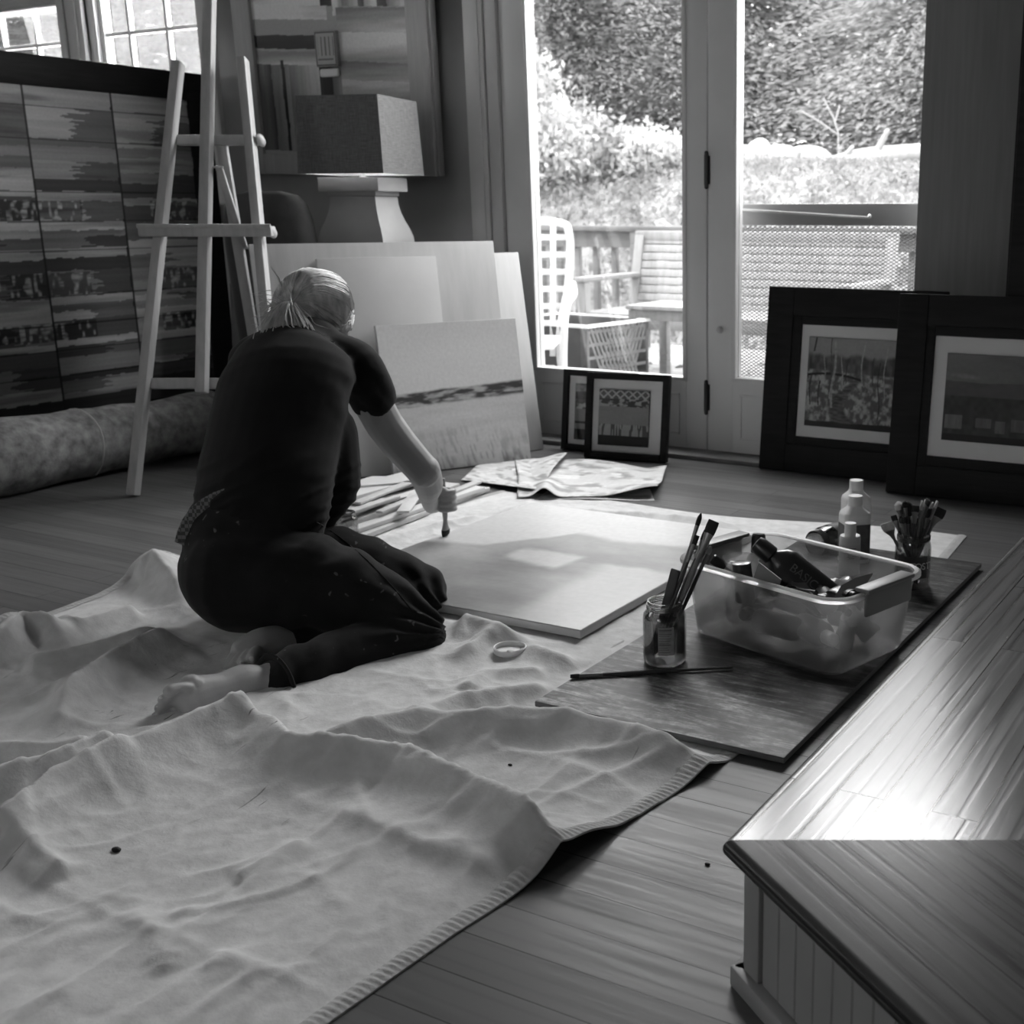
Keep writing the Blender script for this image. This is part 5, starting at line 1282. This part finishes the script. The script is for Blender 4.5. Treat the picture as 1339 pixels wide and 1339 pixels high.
# ------------------------------------------------------------------ storage tub and what is in it
m_tub = M_frost('cloudy_plastic', .17, .78, .25); m_tubrim = M_frost('cloudy_rim', .75, .85, .2)
te = V(-.96,.28,0).normalized(); tf = V(.28,.96,0); tf = (tf - te*tf.dot(te)).normalized()
B1 = G(1090, 889, BZ); TC = B1 + te*.20 + tf*.128
rotT = Matrix((te, -tf, Z)).transposed() if te.cross(-tf).dot(Z) > 0 else Matrix((te, tf, Z)).transposed()
tub = thing('storage_tub', 'cloudy clear plastic storage tub full of paint bottles on the stained board', 'tub', (TC.x, TC.y, BZ+.0008), rot=rotT)
TH = .168
def tring(z, g=0): k = z/TH; return [V(x,y,z) for x,y in rsq_ring(.198+.024*k-g, .126+.024*k-g, .035+.02*k)]
bm = bmn()
loft(bm, [tring(.003,.006), tring(0,.003), tring(.006), tring(TH*.5), tring(TH), tring(TH,.003), tring(TH*.5,.003), tring(.006,.004), tring(.005,.010)], True, True); obj('tub_wall', bm, m_tub, tub, local=True)
bm = bmn(); k = .018
ro = [V(x,y,0) for x,y in rsq_ring(.198+.024+.011,.126+.024+.011,.062)]; ri = [V(x,y,0) for x,y in rsq_ring(.198+.022,.126+.022,.052)]
loft(bm, [[p+Z*(TH-.003) for p in ri], [p+Z*(TH-.006) for p in ro], [p+Z*(TH+.002) for p in ro], [p*1.0+Z*(TH+.005) for p in [V(x,y,0) for x,y in rsq_ring(.198+.030,.126+.030,.058)]], [p+Z*(TH+.004) for p in ri]], False, False); obj('rim', bm, m_tubrim, tub, local=True)
m_hand = M('grey_latch', .16, .45, .05)
for s in (-1, 1):
    bm = bmn(); quadbox(bm, (s*.234, 0, TH-.018), (.005,0,0), (0,.078,0), (0,0,.026), .005, 3); quadbox(bm, (s*.226,0,TH+.010), (.018,0,0), (0,.080,0), (0,0,.005), .004, 2); obj('latch', bm, m_hand, tub, local=True)
def bottle(name, label, cat, M4, prof, mb_, cap, mc_, group=None, lab=None):
    """prof/cap: (r,z) lists along local z; M4 = (loc, rot)"""
    r = thing(name, label, cat, M4[0], group, M4[1])
    bm = bmn(); lathe(bm, prof, 24); obj('bottle_body', bm, mb_, r, local=True)
    bm = bmn(); lathe(bm, cap, 20); obj('cap', bm, mc_, r, local=True)
    if lab: lab(r)
    return r
def rot_to(d, roll=0): return Z.rotation_difference(Vector(d).normalized()).to_matrix() @ Matrix.Rotation(roll, 3, 'Z')
def TL(x, y, z): return TC + te*x + (rotT @ V(0,1,0))*y + Z*(BZ+z)
m_black_b = M('black_plastic', .018, .3, .05, spec=.6); m_grey_b = M('grey_plastic', .22, .4, .05); m_white_b = M('white_plastic', .72, .35, .03); m_mid = M('mid_paint', .35, .5, .1)
def text_obj(name, s, parent, loc, rot, size, mat, ext=.0004):
    c = bpy.data.curves.new(name, 'FONT'); c.body = s; c.size = size; c.extrude = ext; c.align_x = 'CENTER'; c.align_y = 'CENTER'
    t = bpy.data.objects.new('tmp', c); link(t); dg = bpy.context.evaluated_depsgraph_get(); me = bpy.data.meshes.new_from_object(t.evaluated_get(dg)); bpy.data.objects.remove(t)
    o = mesh_obj(name, me, mat, parent, local=True, smooth=False); o.location = loc; o.rotation_euler = rot; return o
m_grtxt = M('grey_print', .10, .6, 0); m_wtxt = M('pale_print', .6, .6, 0)
# black paint bottle with lettering, leaning out of the tub
pa, pb2 = TL(-.075,-.02,.075), P(990, 712, 2.42)
dB = (pb2-pa).normalized(); lnB = .205
sB = rot_to(dB); s0 = pb2 - dB*(lnB-.004)
camd = (ORG-pb2).normalized(); yb = (camd - dB*camd.dot(dB)).normalized(); xb = dB.cross(yb)   # face a label to the camera side
sB = Matrix((-xb, -yb, dB)).transposed() if (-xb).cross(-yb).dot(dB) > 0 else Matrix((xb, -yb, dB)).transposed()
bb_ = thing('paint_bottle', 'black paint bottle with dark lettering sticking up out of the tub', 'bottle', s0, 'paint bottles in the tub', sB)
bm = bmn(); rings = []
for w, d, z in ((.036,.022,0),(.040,.025,.004),(.040,.025,.125),(.034,.022,.142),(.018,.016,.158),(.015,.015,.162)): rings.append([V(w*math.cos(2*math.pi*k/28), d*math.sin(2*math.pi*k/28), z) for k in range(28)])
loft(bm, rings); obj('bottle_body', bm, m_black_b, bb_, local=True)
bm = bmn(); lathe(bm, [(.018,.160),(.0205,.162),(.0205,.192),(.017,.204),(.006,.206)], 20); obj('cap', bm, m_black_b, bb_, local=True)
for s, z_, sz in (('BASICS', .075, .026), ('ACRYLIC', .05, .010)):
    text_obj('lettering', s, bb_, (.008 if sz > .02 else -.014, -.0256, z_), (R(90), R(90), 0), sz, m_grtxt)
def simple_bottle(label, p, d, r, ln_, mb_, mc_, group='paint bottles in the tub', cat='bottle', name='paint_bottle', capr=.5, neck=.74):
    return bottle(name, label, cat, (p, rot_to(d)), [(r*.9,0),(r,.004),(r,ln_*(neck-.12)),(r*.85,ln_*(neck-.05)),(r*capr*.9,ln_*neck),(r*capr*.9,ln_*(neck+.03))], mb_, [(r*capr,ln_*neck),(r*capr*1.05,ln_*(neck+.01)),(r*capr,ln_*.98),(r*capr*.8,ln_)], mc_, group)
simple_bottle('short black bottle with ringed cap beside the lettered black one in the tub', P(975,745,2.36)-Z*.07, V(-.12,.0,1), .022, .085, m_black_b, m_black_b, capr=.92, neck=.45)
simple_bottle('black-capped bottle at the left end of the tub', TL(.155,-.04,.012), V(-.02,.12,1), .026, .165, m_mid, m_black_b, capr=.6)
bm = bmn(); p = TL(.125,.045,.006); r = thing('plastic_cup', 'clear plastic cup standing at the far left corner inside the tub', 'cup', p)
lathe(bm, [(.030,0),(.031,.003),(.040,.14),(.042,.142),(.041,.144),(.038,.14),(.029,.005)], 24, close=True); obj('cup_wall', bm, M_frost('clear_cup', .25, .8, .1), r, local=True)
for x, y, z, d, rr, l, mb_, mc_, lab in (
    (.10,-.088,.030,(-1,.05,.03),.027,.16,m_black_b,m_grey_b,'dark bottle on the tub floor pressed against the long front wall'),
    (.12,-.03,.030,(-.3,.9,.05),.026,.12,m_black_b,m_black_b,'dark bottle lying across the left end of the tub floor'),
    (-.03,-.088,.075,(.9,.05,.05),.024,.14,m_black_b,m_grey_b,'second-layer dark bottle along the long front wall of the tub'),
    (.05,.07,.030,(-1,0,.05),.027,.16,m_black_b,m_grey_b,'dark bottle along the far long wall of the tub floor'),
    (-.10,.02,.085,(.8,-.5,.2),.024,.12,m_grey_b,m_white_b,'grey bottle resting high near the latch end of the tub'),
    (.02,-.075,.030,(1,.1,.06),.026,.15,m_black_b,m_black_b,'dark bottle lying at the bottom of the tub near its long front wall'),
    (-.04,.03,.030,(-.9,.4,.1),.028,.14,m_grey_b,m_white_b,'grey bottle lying across the middle of the tub floor'),
    (-.125,-.085,.030,(.6,.2,.05),.025,.12,m_white_b,m_grey_b,'pale bottle lying in the front corner of the tub'),
    (.09,.02,.075,(.5,.5,.5),.024,.13,m_mid,m_black_b,'mid-grey bottle slanting up inside the left half of the tub'),
    (-.02,-.045,.080,(-1,.2,.1),.026,.13,m_black_b,m_grey_b,'black bottle lying on top of the others inside the tub')):
    simple_bottle(lab, TL(x,y,z), Vector(te)*d[0]+(rotT@V(0,1,0))*d[1]+Z*d[2], rr, l, mb_, mc_)
def paint_tube(label, p, d, roll, ln_, w, m):
    r = thing('paint_tube', label, 'paint tube', p, 'crumpled paint tubes in the tub', rot_to(d, roll)); bm = bmn(); rings = []
    for q in np.linspace(0,1,9):
        a = w*(1.15-.15*q)+.002*math.sin(q*13); b_ = .0012*(1-q)+w*.55*q**.8
        rings.append([V(a*math.cos(2*math.pi*k/16), b_*math.sin(2*math.pi*k/16)+.003*math.sin(q*9), ln_*.85*q) for k in range(16)])
    loft(bm, rings); obj('tube_body', bm, m, r, local=True)
    bm = bmn(); lathe(bm, [(.004,ln_*.84),(.007,ln_*.86),(.0085,ln_*.87),(.0075,ln_)], 12); obj('cap', bm, m_black_b, r, local=True)
yT = rotT @ V(0,1,0)
paint_tube('black crumpled paint tube lying against the far wall of the tub', TL(.03,.06,.10), te*-.9-yT*.12+Z*.05, .4, .14, .018, m_black_b)
paint_tube('shiny dark paint tube near the latch end of the tub', TL(-.09,.0,.115), te*-.7+yT*.3+Z*.12, 1.2, .10, .014, m_black_b)
paint_tube('pale paint tube seen through the latch end of the tub', TL(-.185,-.02,.03), yT*.6+Z*.5, .8, .13, .020, m_white_b)
paint_tube('grey paint tube standing behind the latch end wall of the tub', TL(-.172,.07,.02), yT*-.35+Z*.75, .3, .13, .018, m_mid)
# crumpled bag and folded packet
s_, t_ = np.meshgrid(np.linspace(0,1,24), np.linspace(0,1,24))
pt = np.stack([-.10+.17*s_, -.10+.16*t_, .09+.05*fbm(s_*4,t_*4,501)+.03*np.sin(s_*5)*t_], -1)
pt = (np.array(rotT) @ pt.reshape(-1,3).T).T.reshape(pt.shape)+np.array([TC.x,TC.y,BZ])
tag(mesh_obj('plastic_bag', grid_mesh('plastic_bag', pt), M_frost('thin_bag', .35, .85, .2), smooth='all'), 'crumpled clear plastic bag among the bottles in the tub', 'bag')
bm = bmn(); a, b_, c_ = P(1020,782,2.23), P(1142,752,2.33), P(1075,757,2.3)
q = [P(1088,786,2.27), P(1100,766,2.30), P(1118,756,2.32), P(1141,750,2.34), P(1132,764,2.33), P(1116,774,2.30), P(1100,788,2.27)]
lo = [w-Z*.003 for w in q]; rr_ = [bm.verts.new(w) for w in q]; r2_ = [bm.verts.new(w) for w in lo]; bm.faces.new(rr_); bm.faces.new(r2_[::-1])
for k in range(7): bm.faces.new((rr_[k], r2_[k], r2_[(k+1)%7], rr_[(k+1)%7]))
tag(obj('foil_packet', bm, m_grey_b), 'flat grey packet poking up beside the tub latch', 'packet')
p0_ = P(1012,792,2.24); bm = bmn(); quadbox(bm, P(1003,758,2.30), te*.03+Z*.012, Z*.02-te*.008, tf*.0015, .0005, 1)
tag(obj('paper_tag', bm, m_grey_b), 'small triangular grey card corner between the black bottle and the foil tube', 'card')

# ------------------------------------------------------------------ glass jars with brushes
m_jar = M_clear('jar_glass', .80, .06, .03, .35); m_water = M_clear('murky_water', .48, .02, .05, .3)
def jar(label, c, r, h, group=None, water=0, lettering=None, mouth=.80, mat=None, rot=None):
    root = thing('glass_jar', label, 'jar', c, group, rot)
    po = [(r*.86,0),(r*.97,.004),(r,.012),(r,h*.72),(r*.97,h*.79),(r*mouth*1.02,h*.86),(r*mouth,h*.88),(r*mouth,h*.985),(r*mouth*.98,h)]
    pi_ = [(rr-.0028, max(z,.006)) for rr, z in po[::-1]]
    bm = bmn(); lathe(bm, po+pi_, 36); obj('jar_glass', bm, mat or m_jar, root, local=True)
    bm = bmn()
    for k in range(3): 
        z = h*(.895+.028*k); tube(bm, [V(r*mouth*1.01*math.cos(t), r*mouth*1.01*math.sin(t), z+.002*math.sin(t)) for t in np.linspace(0,2*math.pi,33)], .0014, 6)
    obj('screw_thread', bm, M('dirty_glass', .07, .2, .4, 60, spec=.8), root, local=True)
    if water:
        bm = bmn(); lathe(bm, [(r*.84,.0065),(r-.0032,.013),(r-.0032,water),(0.001,water)], 32); obj('water', bm, m_water, root, local=True)
    return root
J1 = G(871, 873, BZ); J1 = V(-1.128, 1.985, BZ+.0006); JR, JH = .0445, .132
j1 = jar('glass jar of murky water with long brushes at the front left corner of the tub', J1, JR, JH, 'brush jars', .095)
# nutrition-style label with text bars
def label_patch(root, r, a0, a1, z0, z1, m, n=14, name='label', off=.0006):
    bm = bmn(); prev = None
    for k in range(n+1):
        a = a0+(a1-a0)*k/n; p = [bm.verts.new((( r+off)*math.cos(a), (r+off)*math.sin(a), z)) for z in (z0, z1)]
        if prev: bm.faces.new((prev[0], p[0], p[1], prev[1]))
        prev = p
    return obj(name, bm, m, root, local=True)
vdir = math.atan2((ORG-J1).y, (ORG-J1).x)
m_lab = M('paper_label', .24, .7, .25, 60)
lp = label_patch(j1, JR, vdir-.30, vdir+.42, .028, .088, m_lab)
for k, (z, w, hgt) in enumerate(((.081,.9,.0030),(.073,.9,.0016),(.069,.75,.0012),(.064,.85,.0012),(.059,.8,.0012),(.054,.7,.0010),(.050,.85,.0022),(.044,.6,.0010),(.040,.7,.0010),(.035,.8,.0012))):
    label_patch(j1, JR, vdir-.26, vdir-.26+.64*w, z, z+hgt, m_grtxt, 10, 'print_line', .0011)
def put_brush(label, foot, head, ln_, r, bw, bt, bl, mh, mf, mb_, group, round_=False, roll=0):
    foot = Vector(foot); d = (Vector(head)-foot).normalized()
    b_ = thing('paint_brush', label, 'brush', foot, group, rot_to(d, roll)); brush_parts(b_, ln_, r, bw, bt, bl, mh, mf, mb_, None, round_); return b_
def J(c, a, d, z): return c + RT*a + FWH*d + Z*z
gb1 = 'brushes in the water jar'
D1 = J1.dot(FWH)
for lab, (fu, fv, fd), (hu_, hv_, hd_), r, bw, bt, bl, mh, mbx, rd in (
    ('thin round brush, tallest in the water jar', (-.018,.012,.014), (917,671,D1+.055), .0040,.0048,.0045,.026,m_bhp,m_bri,True),
    ('wide flat black brush at the top right of the water jar', (-.012,-.004,.014), (934,681,D1+.03), .0052,.011,.0042,.028,m_bhp,m_bri,False),
    ('flat dark brush just behind the wide black one in the water jar', (-.020,.004,.014), (926,694,D1+.04), .0046,.008,.0036,.022,m_bh,m_bri,False),
    ('slim pale-ferruled brush in the middle of the water jar', (-.010,.016,.014), (925,707,D1+.05), .0042,.0060,.0034,.020,m_bhp,m_brp,False),
    ('slim dark brush along the left of the leaning bundle in the water jar', (-.024,-.006,.014), (912,700,D1+.02), .0040,.0050,.0034,.020,m_bh,m_bri,False),
    ('small round brush on the right of the leaning bundle in the water jar', (-.004,.008,.014), (930,714,D1+.045), .0040,.0055,.0040,.018,m_bh,m_brp,True)):
    f = J(J1, fu, fd*0+fv, fd); h = P(hu_, hv_, hd_); put_brush(lab, f, h, (h-f).length, r, bw, bt, bl, mh, m_fer, mbx, gb1, rd, .3)
f, h = J(J1, -.022, .02, .014), P(884, 745, D1+.005); r_ = thing('palette_spatula', 'broad dark flat handle leaning lowest in the water jar', 'spatula', f, None, rot_to(h-f, .2))
bm = bmn(); quadbox(bm, (0,0,(h-f).length/2), (.0105,0,0), (0,.0032,0), (0,0,(h-f).length/2), .003, 3); obj('handle', bm, m_bh, r_, local=True)
# brush lying in front of the jar
a, b_ = G(958,873,BZ+.005), G(745,885,BZ+.004); d = (b_-a)
lb = put_brush('long dark brush lying on the stained board in front of the water jar', a, b_, d.length, .0046, .0062, .0036, .018, m_bh, m_bhp, m_bri, None)
# second jar, crowded with brushes
J2 = V(-.835, 2.712, BZ+.0006); r2, h2 = .044, .135
j2 = jar('glass jar crowded with paint brushes behind the right end of the tub', J2, r2, h2, 'brush jars', 0, None, .9)
v2 = math.atan2((ORG-J2).y, (ORG-J2).x)
label_patch(j2, r2, v2-.9, v2+.9, .030, .085, M('dark_label', .03, .5, .2, 40), 20)
for k, chh in enumerate('TOST'):
    a = v2+.02+.31*k; t = text_obj('lettering', chh, j2, ((r2+.0012)*math.cos(a), (r2+.0012)*math.sin(a), .060), (R(90), 0, a+R(90)), .024, m_wtxt)
rg = random.Random(11); gb2 = 'brushes crowded in the far jar'
specials = [((1187,656),.0045,.013,.013,.034,m_bh,m_bri,True,'fluffy dark mop brush standing tallest at the left of the crowded far jar'),
            ((1230,664),.004,.016,.003,.024,m_bhp,m_bri,False,'dark fan brush splayed at the right of the crowded far jar'),
            ((1158,684),.004,.015,.003,.022,m_bhp,m_brp,False,'white-haired fan brush leaning left out of the crowded far jar'),
            ((1168,674),.004,.008,.0035,.014,m_bh,m_bri,False,'small square black flat brush at the left of the crowded far jar')]
D2 = J2.dot(FWH)
for (u, v), r, bw, bt, bl, mh, mbx, rd, lab in specials:
    h = P(u, v, D2+rg.uniform(-.02,.03)); f = J(J2, -.02*(1 if u < 1195 else -1)*-1*.6, rg.uniform(-.02,.02), .010); put_brush(lab, f, h, (h-f).length, r, bw, bt, bl, mh, m_fer, mbx, gb2, rd, rg.uniform(-.4,.4))
for i in range(26):
    u = 1174+ (i*37 % 54); v = rg.uniform(653,682); h = P(u, v, D2+rg.uniform(-.035,.04)); f = J(J2, -(u-1198)/40*.020, rg.uniform(-.022,.022), .010)
    put_brush('slim paint brush packed among the others in the crowded far jar', f, h, (h-f).length, rg.uniform(.0034,.0048), rg.uniform(.005,.0105), rg.uniform(.003,.005), rg.uniform(.014,.024), rg.choice((m_bh,m_bhp,m_bhp)), m_fer, rg.choice((m_bri,m_bri,m_brp)), gb2, i % 3 == 0, rg.uniform(0,3))
# jar beside the painter's knee
jar('small clear empty jar standing between the painter\'s thigh and the wood strips', V(-2.400,2.392,.009), .036, .085, None, .02)
# jar lying on its side, mouth towards the left
p = P(1066, 693, 3.06); p.z = .049; d = (P(1110,690,3.16)-P(1064,694,3.05)); d.z = 0
jl = thing('glass_jar', 'glass jar with ribbed neck lying on its side behind the tub', 'jar', p, None, rot_to(d)); rj = .040
bm = bmn(); po = [(rj*.84,0),(rj*.84,.020),(rj,.034),(rj,.120),(rj*.9,.128)]; lathe(bm, po+[(.001,.128),(.001,.122),(rj-.004,.120),(rj-.004,.036),(rj*.84-.003,.020),(rj*.84-.003,0)], 32); obj('jar_glass', bm, M_clear('thick_glass', .62, .10, .05, .4), jl, local=True)
bm = bmn()
for k in range(4): tube(bm, [V(rj*.86*math.cos(t), rj*.86*math.sin(t), .003+.006*k) for t in np.linspace(0,2*math.pi,29)], .002, 6)
obj('screw_thread', bm, M('dirty_glass', .07), jl, local=True)
label_patch(jl, rj, 0, 6.2, .06, .11, M('dark_label', .03), 30)
# white plastic bottles
def bottle_white(label, c, r, h, sq, cap_r, cap_h, labelm=None, sh=.70):
    root = thing('plastic_bottle', label, 'bottle', c, 'white plastic bottles behind the tub', Matrix.Rotation(YAW+.25, 3, 'Z')); bm = bmn(); rings = []
    for k, z in ((.92,0),(1,.004),(1,h*sh),(.93,h*(sh+.05)),(cap_r/r*1.05,h-cap_h-.006),(cap_r/r*.92,h-cap_h)): 
        rings.append([V(x,y,z) for x,y in rsq_ring(r*k, r*k*.86, (r*k*.86)*(.45 if sq else .999), 6)])
    loft(bm, rings); obj('bottle_body', bm, m_white_b, root, local=True)
    bm = bmn(); lathe(bm, [(cap_r,h-cap_h),(cap_r*1.02,h-cap_h+.002),(cap_r,h-.002),(cap_r*.94,h)], 28); obj('cap', bm, m_white_b, root, local=True)
    if labelm:
        bm = bmn(); z0, z1 = h*.12, h*sh*.86; k = 1.012
        loft(bm, [[V(x,y,z) for x,y in rsq_ring(r*k, r*k*.86, r*k*.86*(.45 if sq else .999), 6)] for z in (z0, z1)], False, False); obj('label', bm, labelm, root, local=True)
    return root
c = G(1119,722,.003); bottle_white('tall white plastic bottle, rear one of the two big ones', V(c.x-.012, c.y+.02, .006), .036, .196, True, .019, .026, None, .72)
c = G(1119,738,.003); bottle_white('tall white plastic bottle, front one of the two big ones', V(c.x, c.y-.02, .006), .037, .190, True, .0195, .026, M('dark_print_label', .10, .6, .3, 40), .72)
c = G(1117,752,.003); sb = bottle_white('short white plastic bottle with printed label standing before the two tall ones', V(c.x, c.y-.04, .010), .0275, .142, False, .0150, .030, M('white_label', .66, .6, .03), .72)
for z, w in ((.080,1.0),(.075,.8),(.069,1.1),(.064,.9),(.059,1.0),(.054,.7)):
    a = math.atan2(-1,0)+.1; 
    bm = bmn(); quadbox(bm, (-.004, -.0275*.86*1.014, z), (.012*w,0,0), (0,.0003,0), (0,0,.0007)); obj('print_line', bm, m_grtxt, sb, local=True)
# jar lid on the cloth
def cloth_z(x, y): return float(Zc.ravel()[np.argmin((X-x)**2+(Y-y)**2)])
c = G(667, 855, .006); r = thing('jar_lid', 'white plastic lid lying upturned on the drop cloth near the knee', 'lid', (c.x, c.y, cloth_z(c.x, c.y)+.0015))
bm = bmn(); rl = .034; lathe(bm, [(rl*.96,0),(rl,.002),(rl,.012),(rl*.985,.0135),(rl*.95,.013),(rl*.94,.003),(.001,.003)], 36); obj('lid_shell', bm, m_white_b, r, local=True)
bm = bmn(); tube(bm, [V(rl*1.01*math.cos(t), rl*1.01*math.sin(t), .0115) for t in np.linspace(0,2*math.pi,37)], .0014, 6); obj('lid_rim', bm, m_white_b, r, local=True)
bm = bmn(); ellipsoid(bm, (.004,-.003,.0035), (.010,0,0), (0,.006,0), (0,0,.0015), 12, 6); obj('paint_residue', bm, m_mid, r, local=True)

# ------------------------------------------------------------------ pile of wood strips
gw = 'wood strips piled beside the painter'; m_strip = M('planed_strip', .52, .5, .1, 6, (6,6,6), bs=.05); m_strip2 = M('planed_strip_pale', .62, .5, .06, 6)
def strip(lab, a, b_, za, zb, w, t, m=None, name='wood_strip'):
    p, q = G(*a, za), G(*b_, zb); bm = bmn(); d = (q-p).normalized(); wd = Z.cross(d); wd = Vector(wd).normalized(); bar(bm, p+Z*t/2, q+Z*t/2, w, t, wd, .0015)
    tag(obj(name, bm, m or m_strip), lab, 'strip', gw)
strip('lowest front moulding of the wood pile, running below the painter\'s fist', (462,708), (634,642), .006, .006, .042, .014)
strip('second front moulding of the wood pile, resting on the lowest', (452,700), (628,641), .021, .021, .040, .013, m_strip2)
strip('long strip behind the two front mouldings of the wood pile', (420,702), (590,642), .006, .006, .075, .028)
strip('long thin strip lying along the middle of the wood pile', (410,686), (575,636), .035, .037, .038, .008, m_strip2)
strip('wide thin board at the back of the wood pile', (405,668), (545,628), .005, .005, .12, .024, m_strip2)
strip('short pale strip laid crosswise nearest the painter\'s hand', (527,672), (544,648), .043, .045, .038, .008, m_strip2)
strip('strip slanting across the top of the wood pile, dark-ended', (466,660), (532,634), .047, .042, .034, .008)
strip('thin dark-edged strip lowest of the slanting ones on the wood pile', (441,682), (505,655), .044, .046, .030, .008)
strip('short block-ended strip in the middle of the wood pile', (452,675), (520,652), .053, .052, .022, .010)
strip('narrow strip pointing at the painter\'s wrist', (496,672), (560,645), .0445, .045, .026, .008)
strip('long narrow strip under the slanting strip, touching the wrist', (430,672), (550,648), .030, .044, .026, .008, m_strip2)
strip('short strip right of the painter\'s fist on the wood pile', (590,646), (625,632), .034, .034, .030, .008)
# flat panel scrap behind the pile
bm = bmn(); q = [G(440,640,.03), G(520,652-18,.03), G(552,627,.03), G(487,625,.03)]
lo = [bm.verts.new(w) for w in q]; hi = [bm.verts.new(w+Z*.006) for w in q]; bm.faces.new(hi); bm.faces.new(lo[::-1])
for k in range(4): bm.faces.new((lo[k], lo[(k+1)%4], hi[(k+1)%4], hi[k]))
tag(obj('panel_scrap', bm, m_strip2), 'white thin panel scrap at the back of the wood pile', 'panel')

# ------------------------------------------------------------------ two painted sheets of paper
m_paper = M_attr('painted_paper', .6, .1, 80)
def sheet(label, q, curl, seed, n=60):
    """q: near-left, near-right, far-right, far-left ground points; curl(s,t) -> height"""
    s, t = np.meshgrid(np.linspace(0,1,n), np.linspace(0,1,n)); A = [np.array(p) for p in q]
    pt = (A[0][None,None]*((1-s)*(1-t))[...,None]+A[1]*(s*(1-t))[...,None]+A[2]*(s*t)[...,None]+A[3]*((1-s)*t)[...,None])
    dx, dy, dz = curl(s, t); pt = pt.copy(); pt[...,0] += dx; pt[...,1] += dy; pt[...,2] = dz
    me = grid_mesh('painted_paper', pt); g = .52+.10*fbm(s*5,t*9,seed); b_ = smooth(.50,.68,fbm(s*9+t*4,t*14,seed+1)); g = g*(1-b_)+b_*.30; w = smooth(.60,.72,fbm(s*10,t*16,seed+2)); g = g*(1-w)+w*.70
    set_col(me, g); o = mesh_obj('painted_paper', me, m_paper, smooth='all'); so_ = o.modifiers.new('thick','SOLIDIFY'); so_.thickness = .0008
    return tag(o, label, 'paper', 'painted papers on the floor')
def c1(s, t): return 0*s, 0*s, .006+.020*smooth(.25,0,t)*s+.028*smooth(.6,1,s)*smooth(.1,.6,t)
sheet('painted paper sheet under the other, reaching left towards the wood pile', [G(603,630),G(700,650),G(742,604),G(636,599)], c1, 601)
def c2(s, t):
    k = smooth(.30,0,s)*smooth(.55,0,t); r_ = smooth(.55,1,s)*smooth(.5,0,t)
    ridge = .55*np.exp(-((s-.17-.12*t)/.06)**2)*smooth(.6,0,t)
    return -.02*k, 0*s, .012+.055*ridge+.030*r_+.02*smooth(.85,1,s)*smooth(.3,.9,t)+.010*np.sin(s*7+t*4)*t
sheet('painted paper sheet on top, with its front left corner folded', [G(684,656),G(860,652),G(872,617),G(672,600)], c2, 611)
def c3(s, t): return 0*s, 0*s, .004+.004*np.sin(s*5)
sheet('plain underside flap of paper showing below the folded sheet', [G(700,656),G(856,655),G(850,640),G(720,640)], c3, 621, 20)

# crumbs of dried paint
for u, v, r, lab in ((925,1130,.0032,'tiny dark crumb on the bare floor left of the platform corner'), (152,1112,.006,'small dark crumb on the drop cloth in the lower left'), (667,1000,.003,'tiny dark crumb on the drop cloth right of the long fold')):
    c = G(u, v, .006 if u < 900 else .002); c.z = cloth_z(c.x, c.y)+r*.4 if u < 900 else r*.5; bm = bmn(); bmesh.ops.create_icosphere(bm, subdivisions=2, radius=r)
    for w in bm.verts: w.co = V(w.co.x*1.4, w.co.y*(.8+.3*random.random()), w.co.z*.6) + c
    tag(obj('paint_crumb', bm, m_dark), lab, 'crumb')
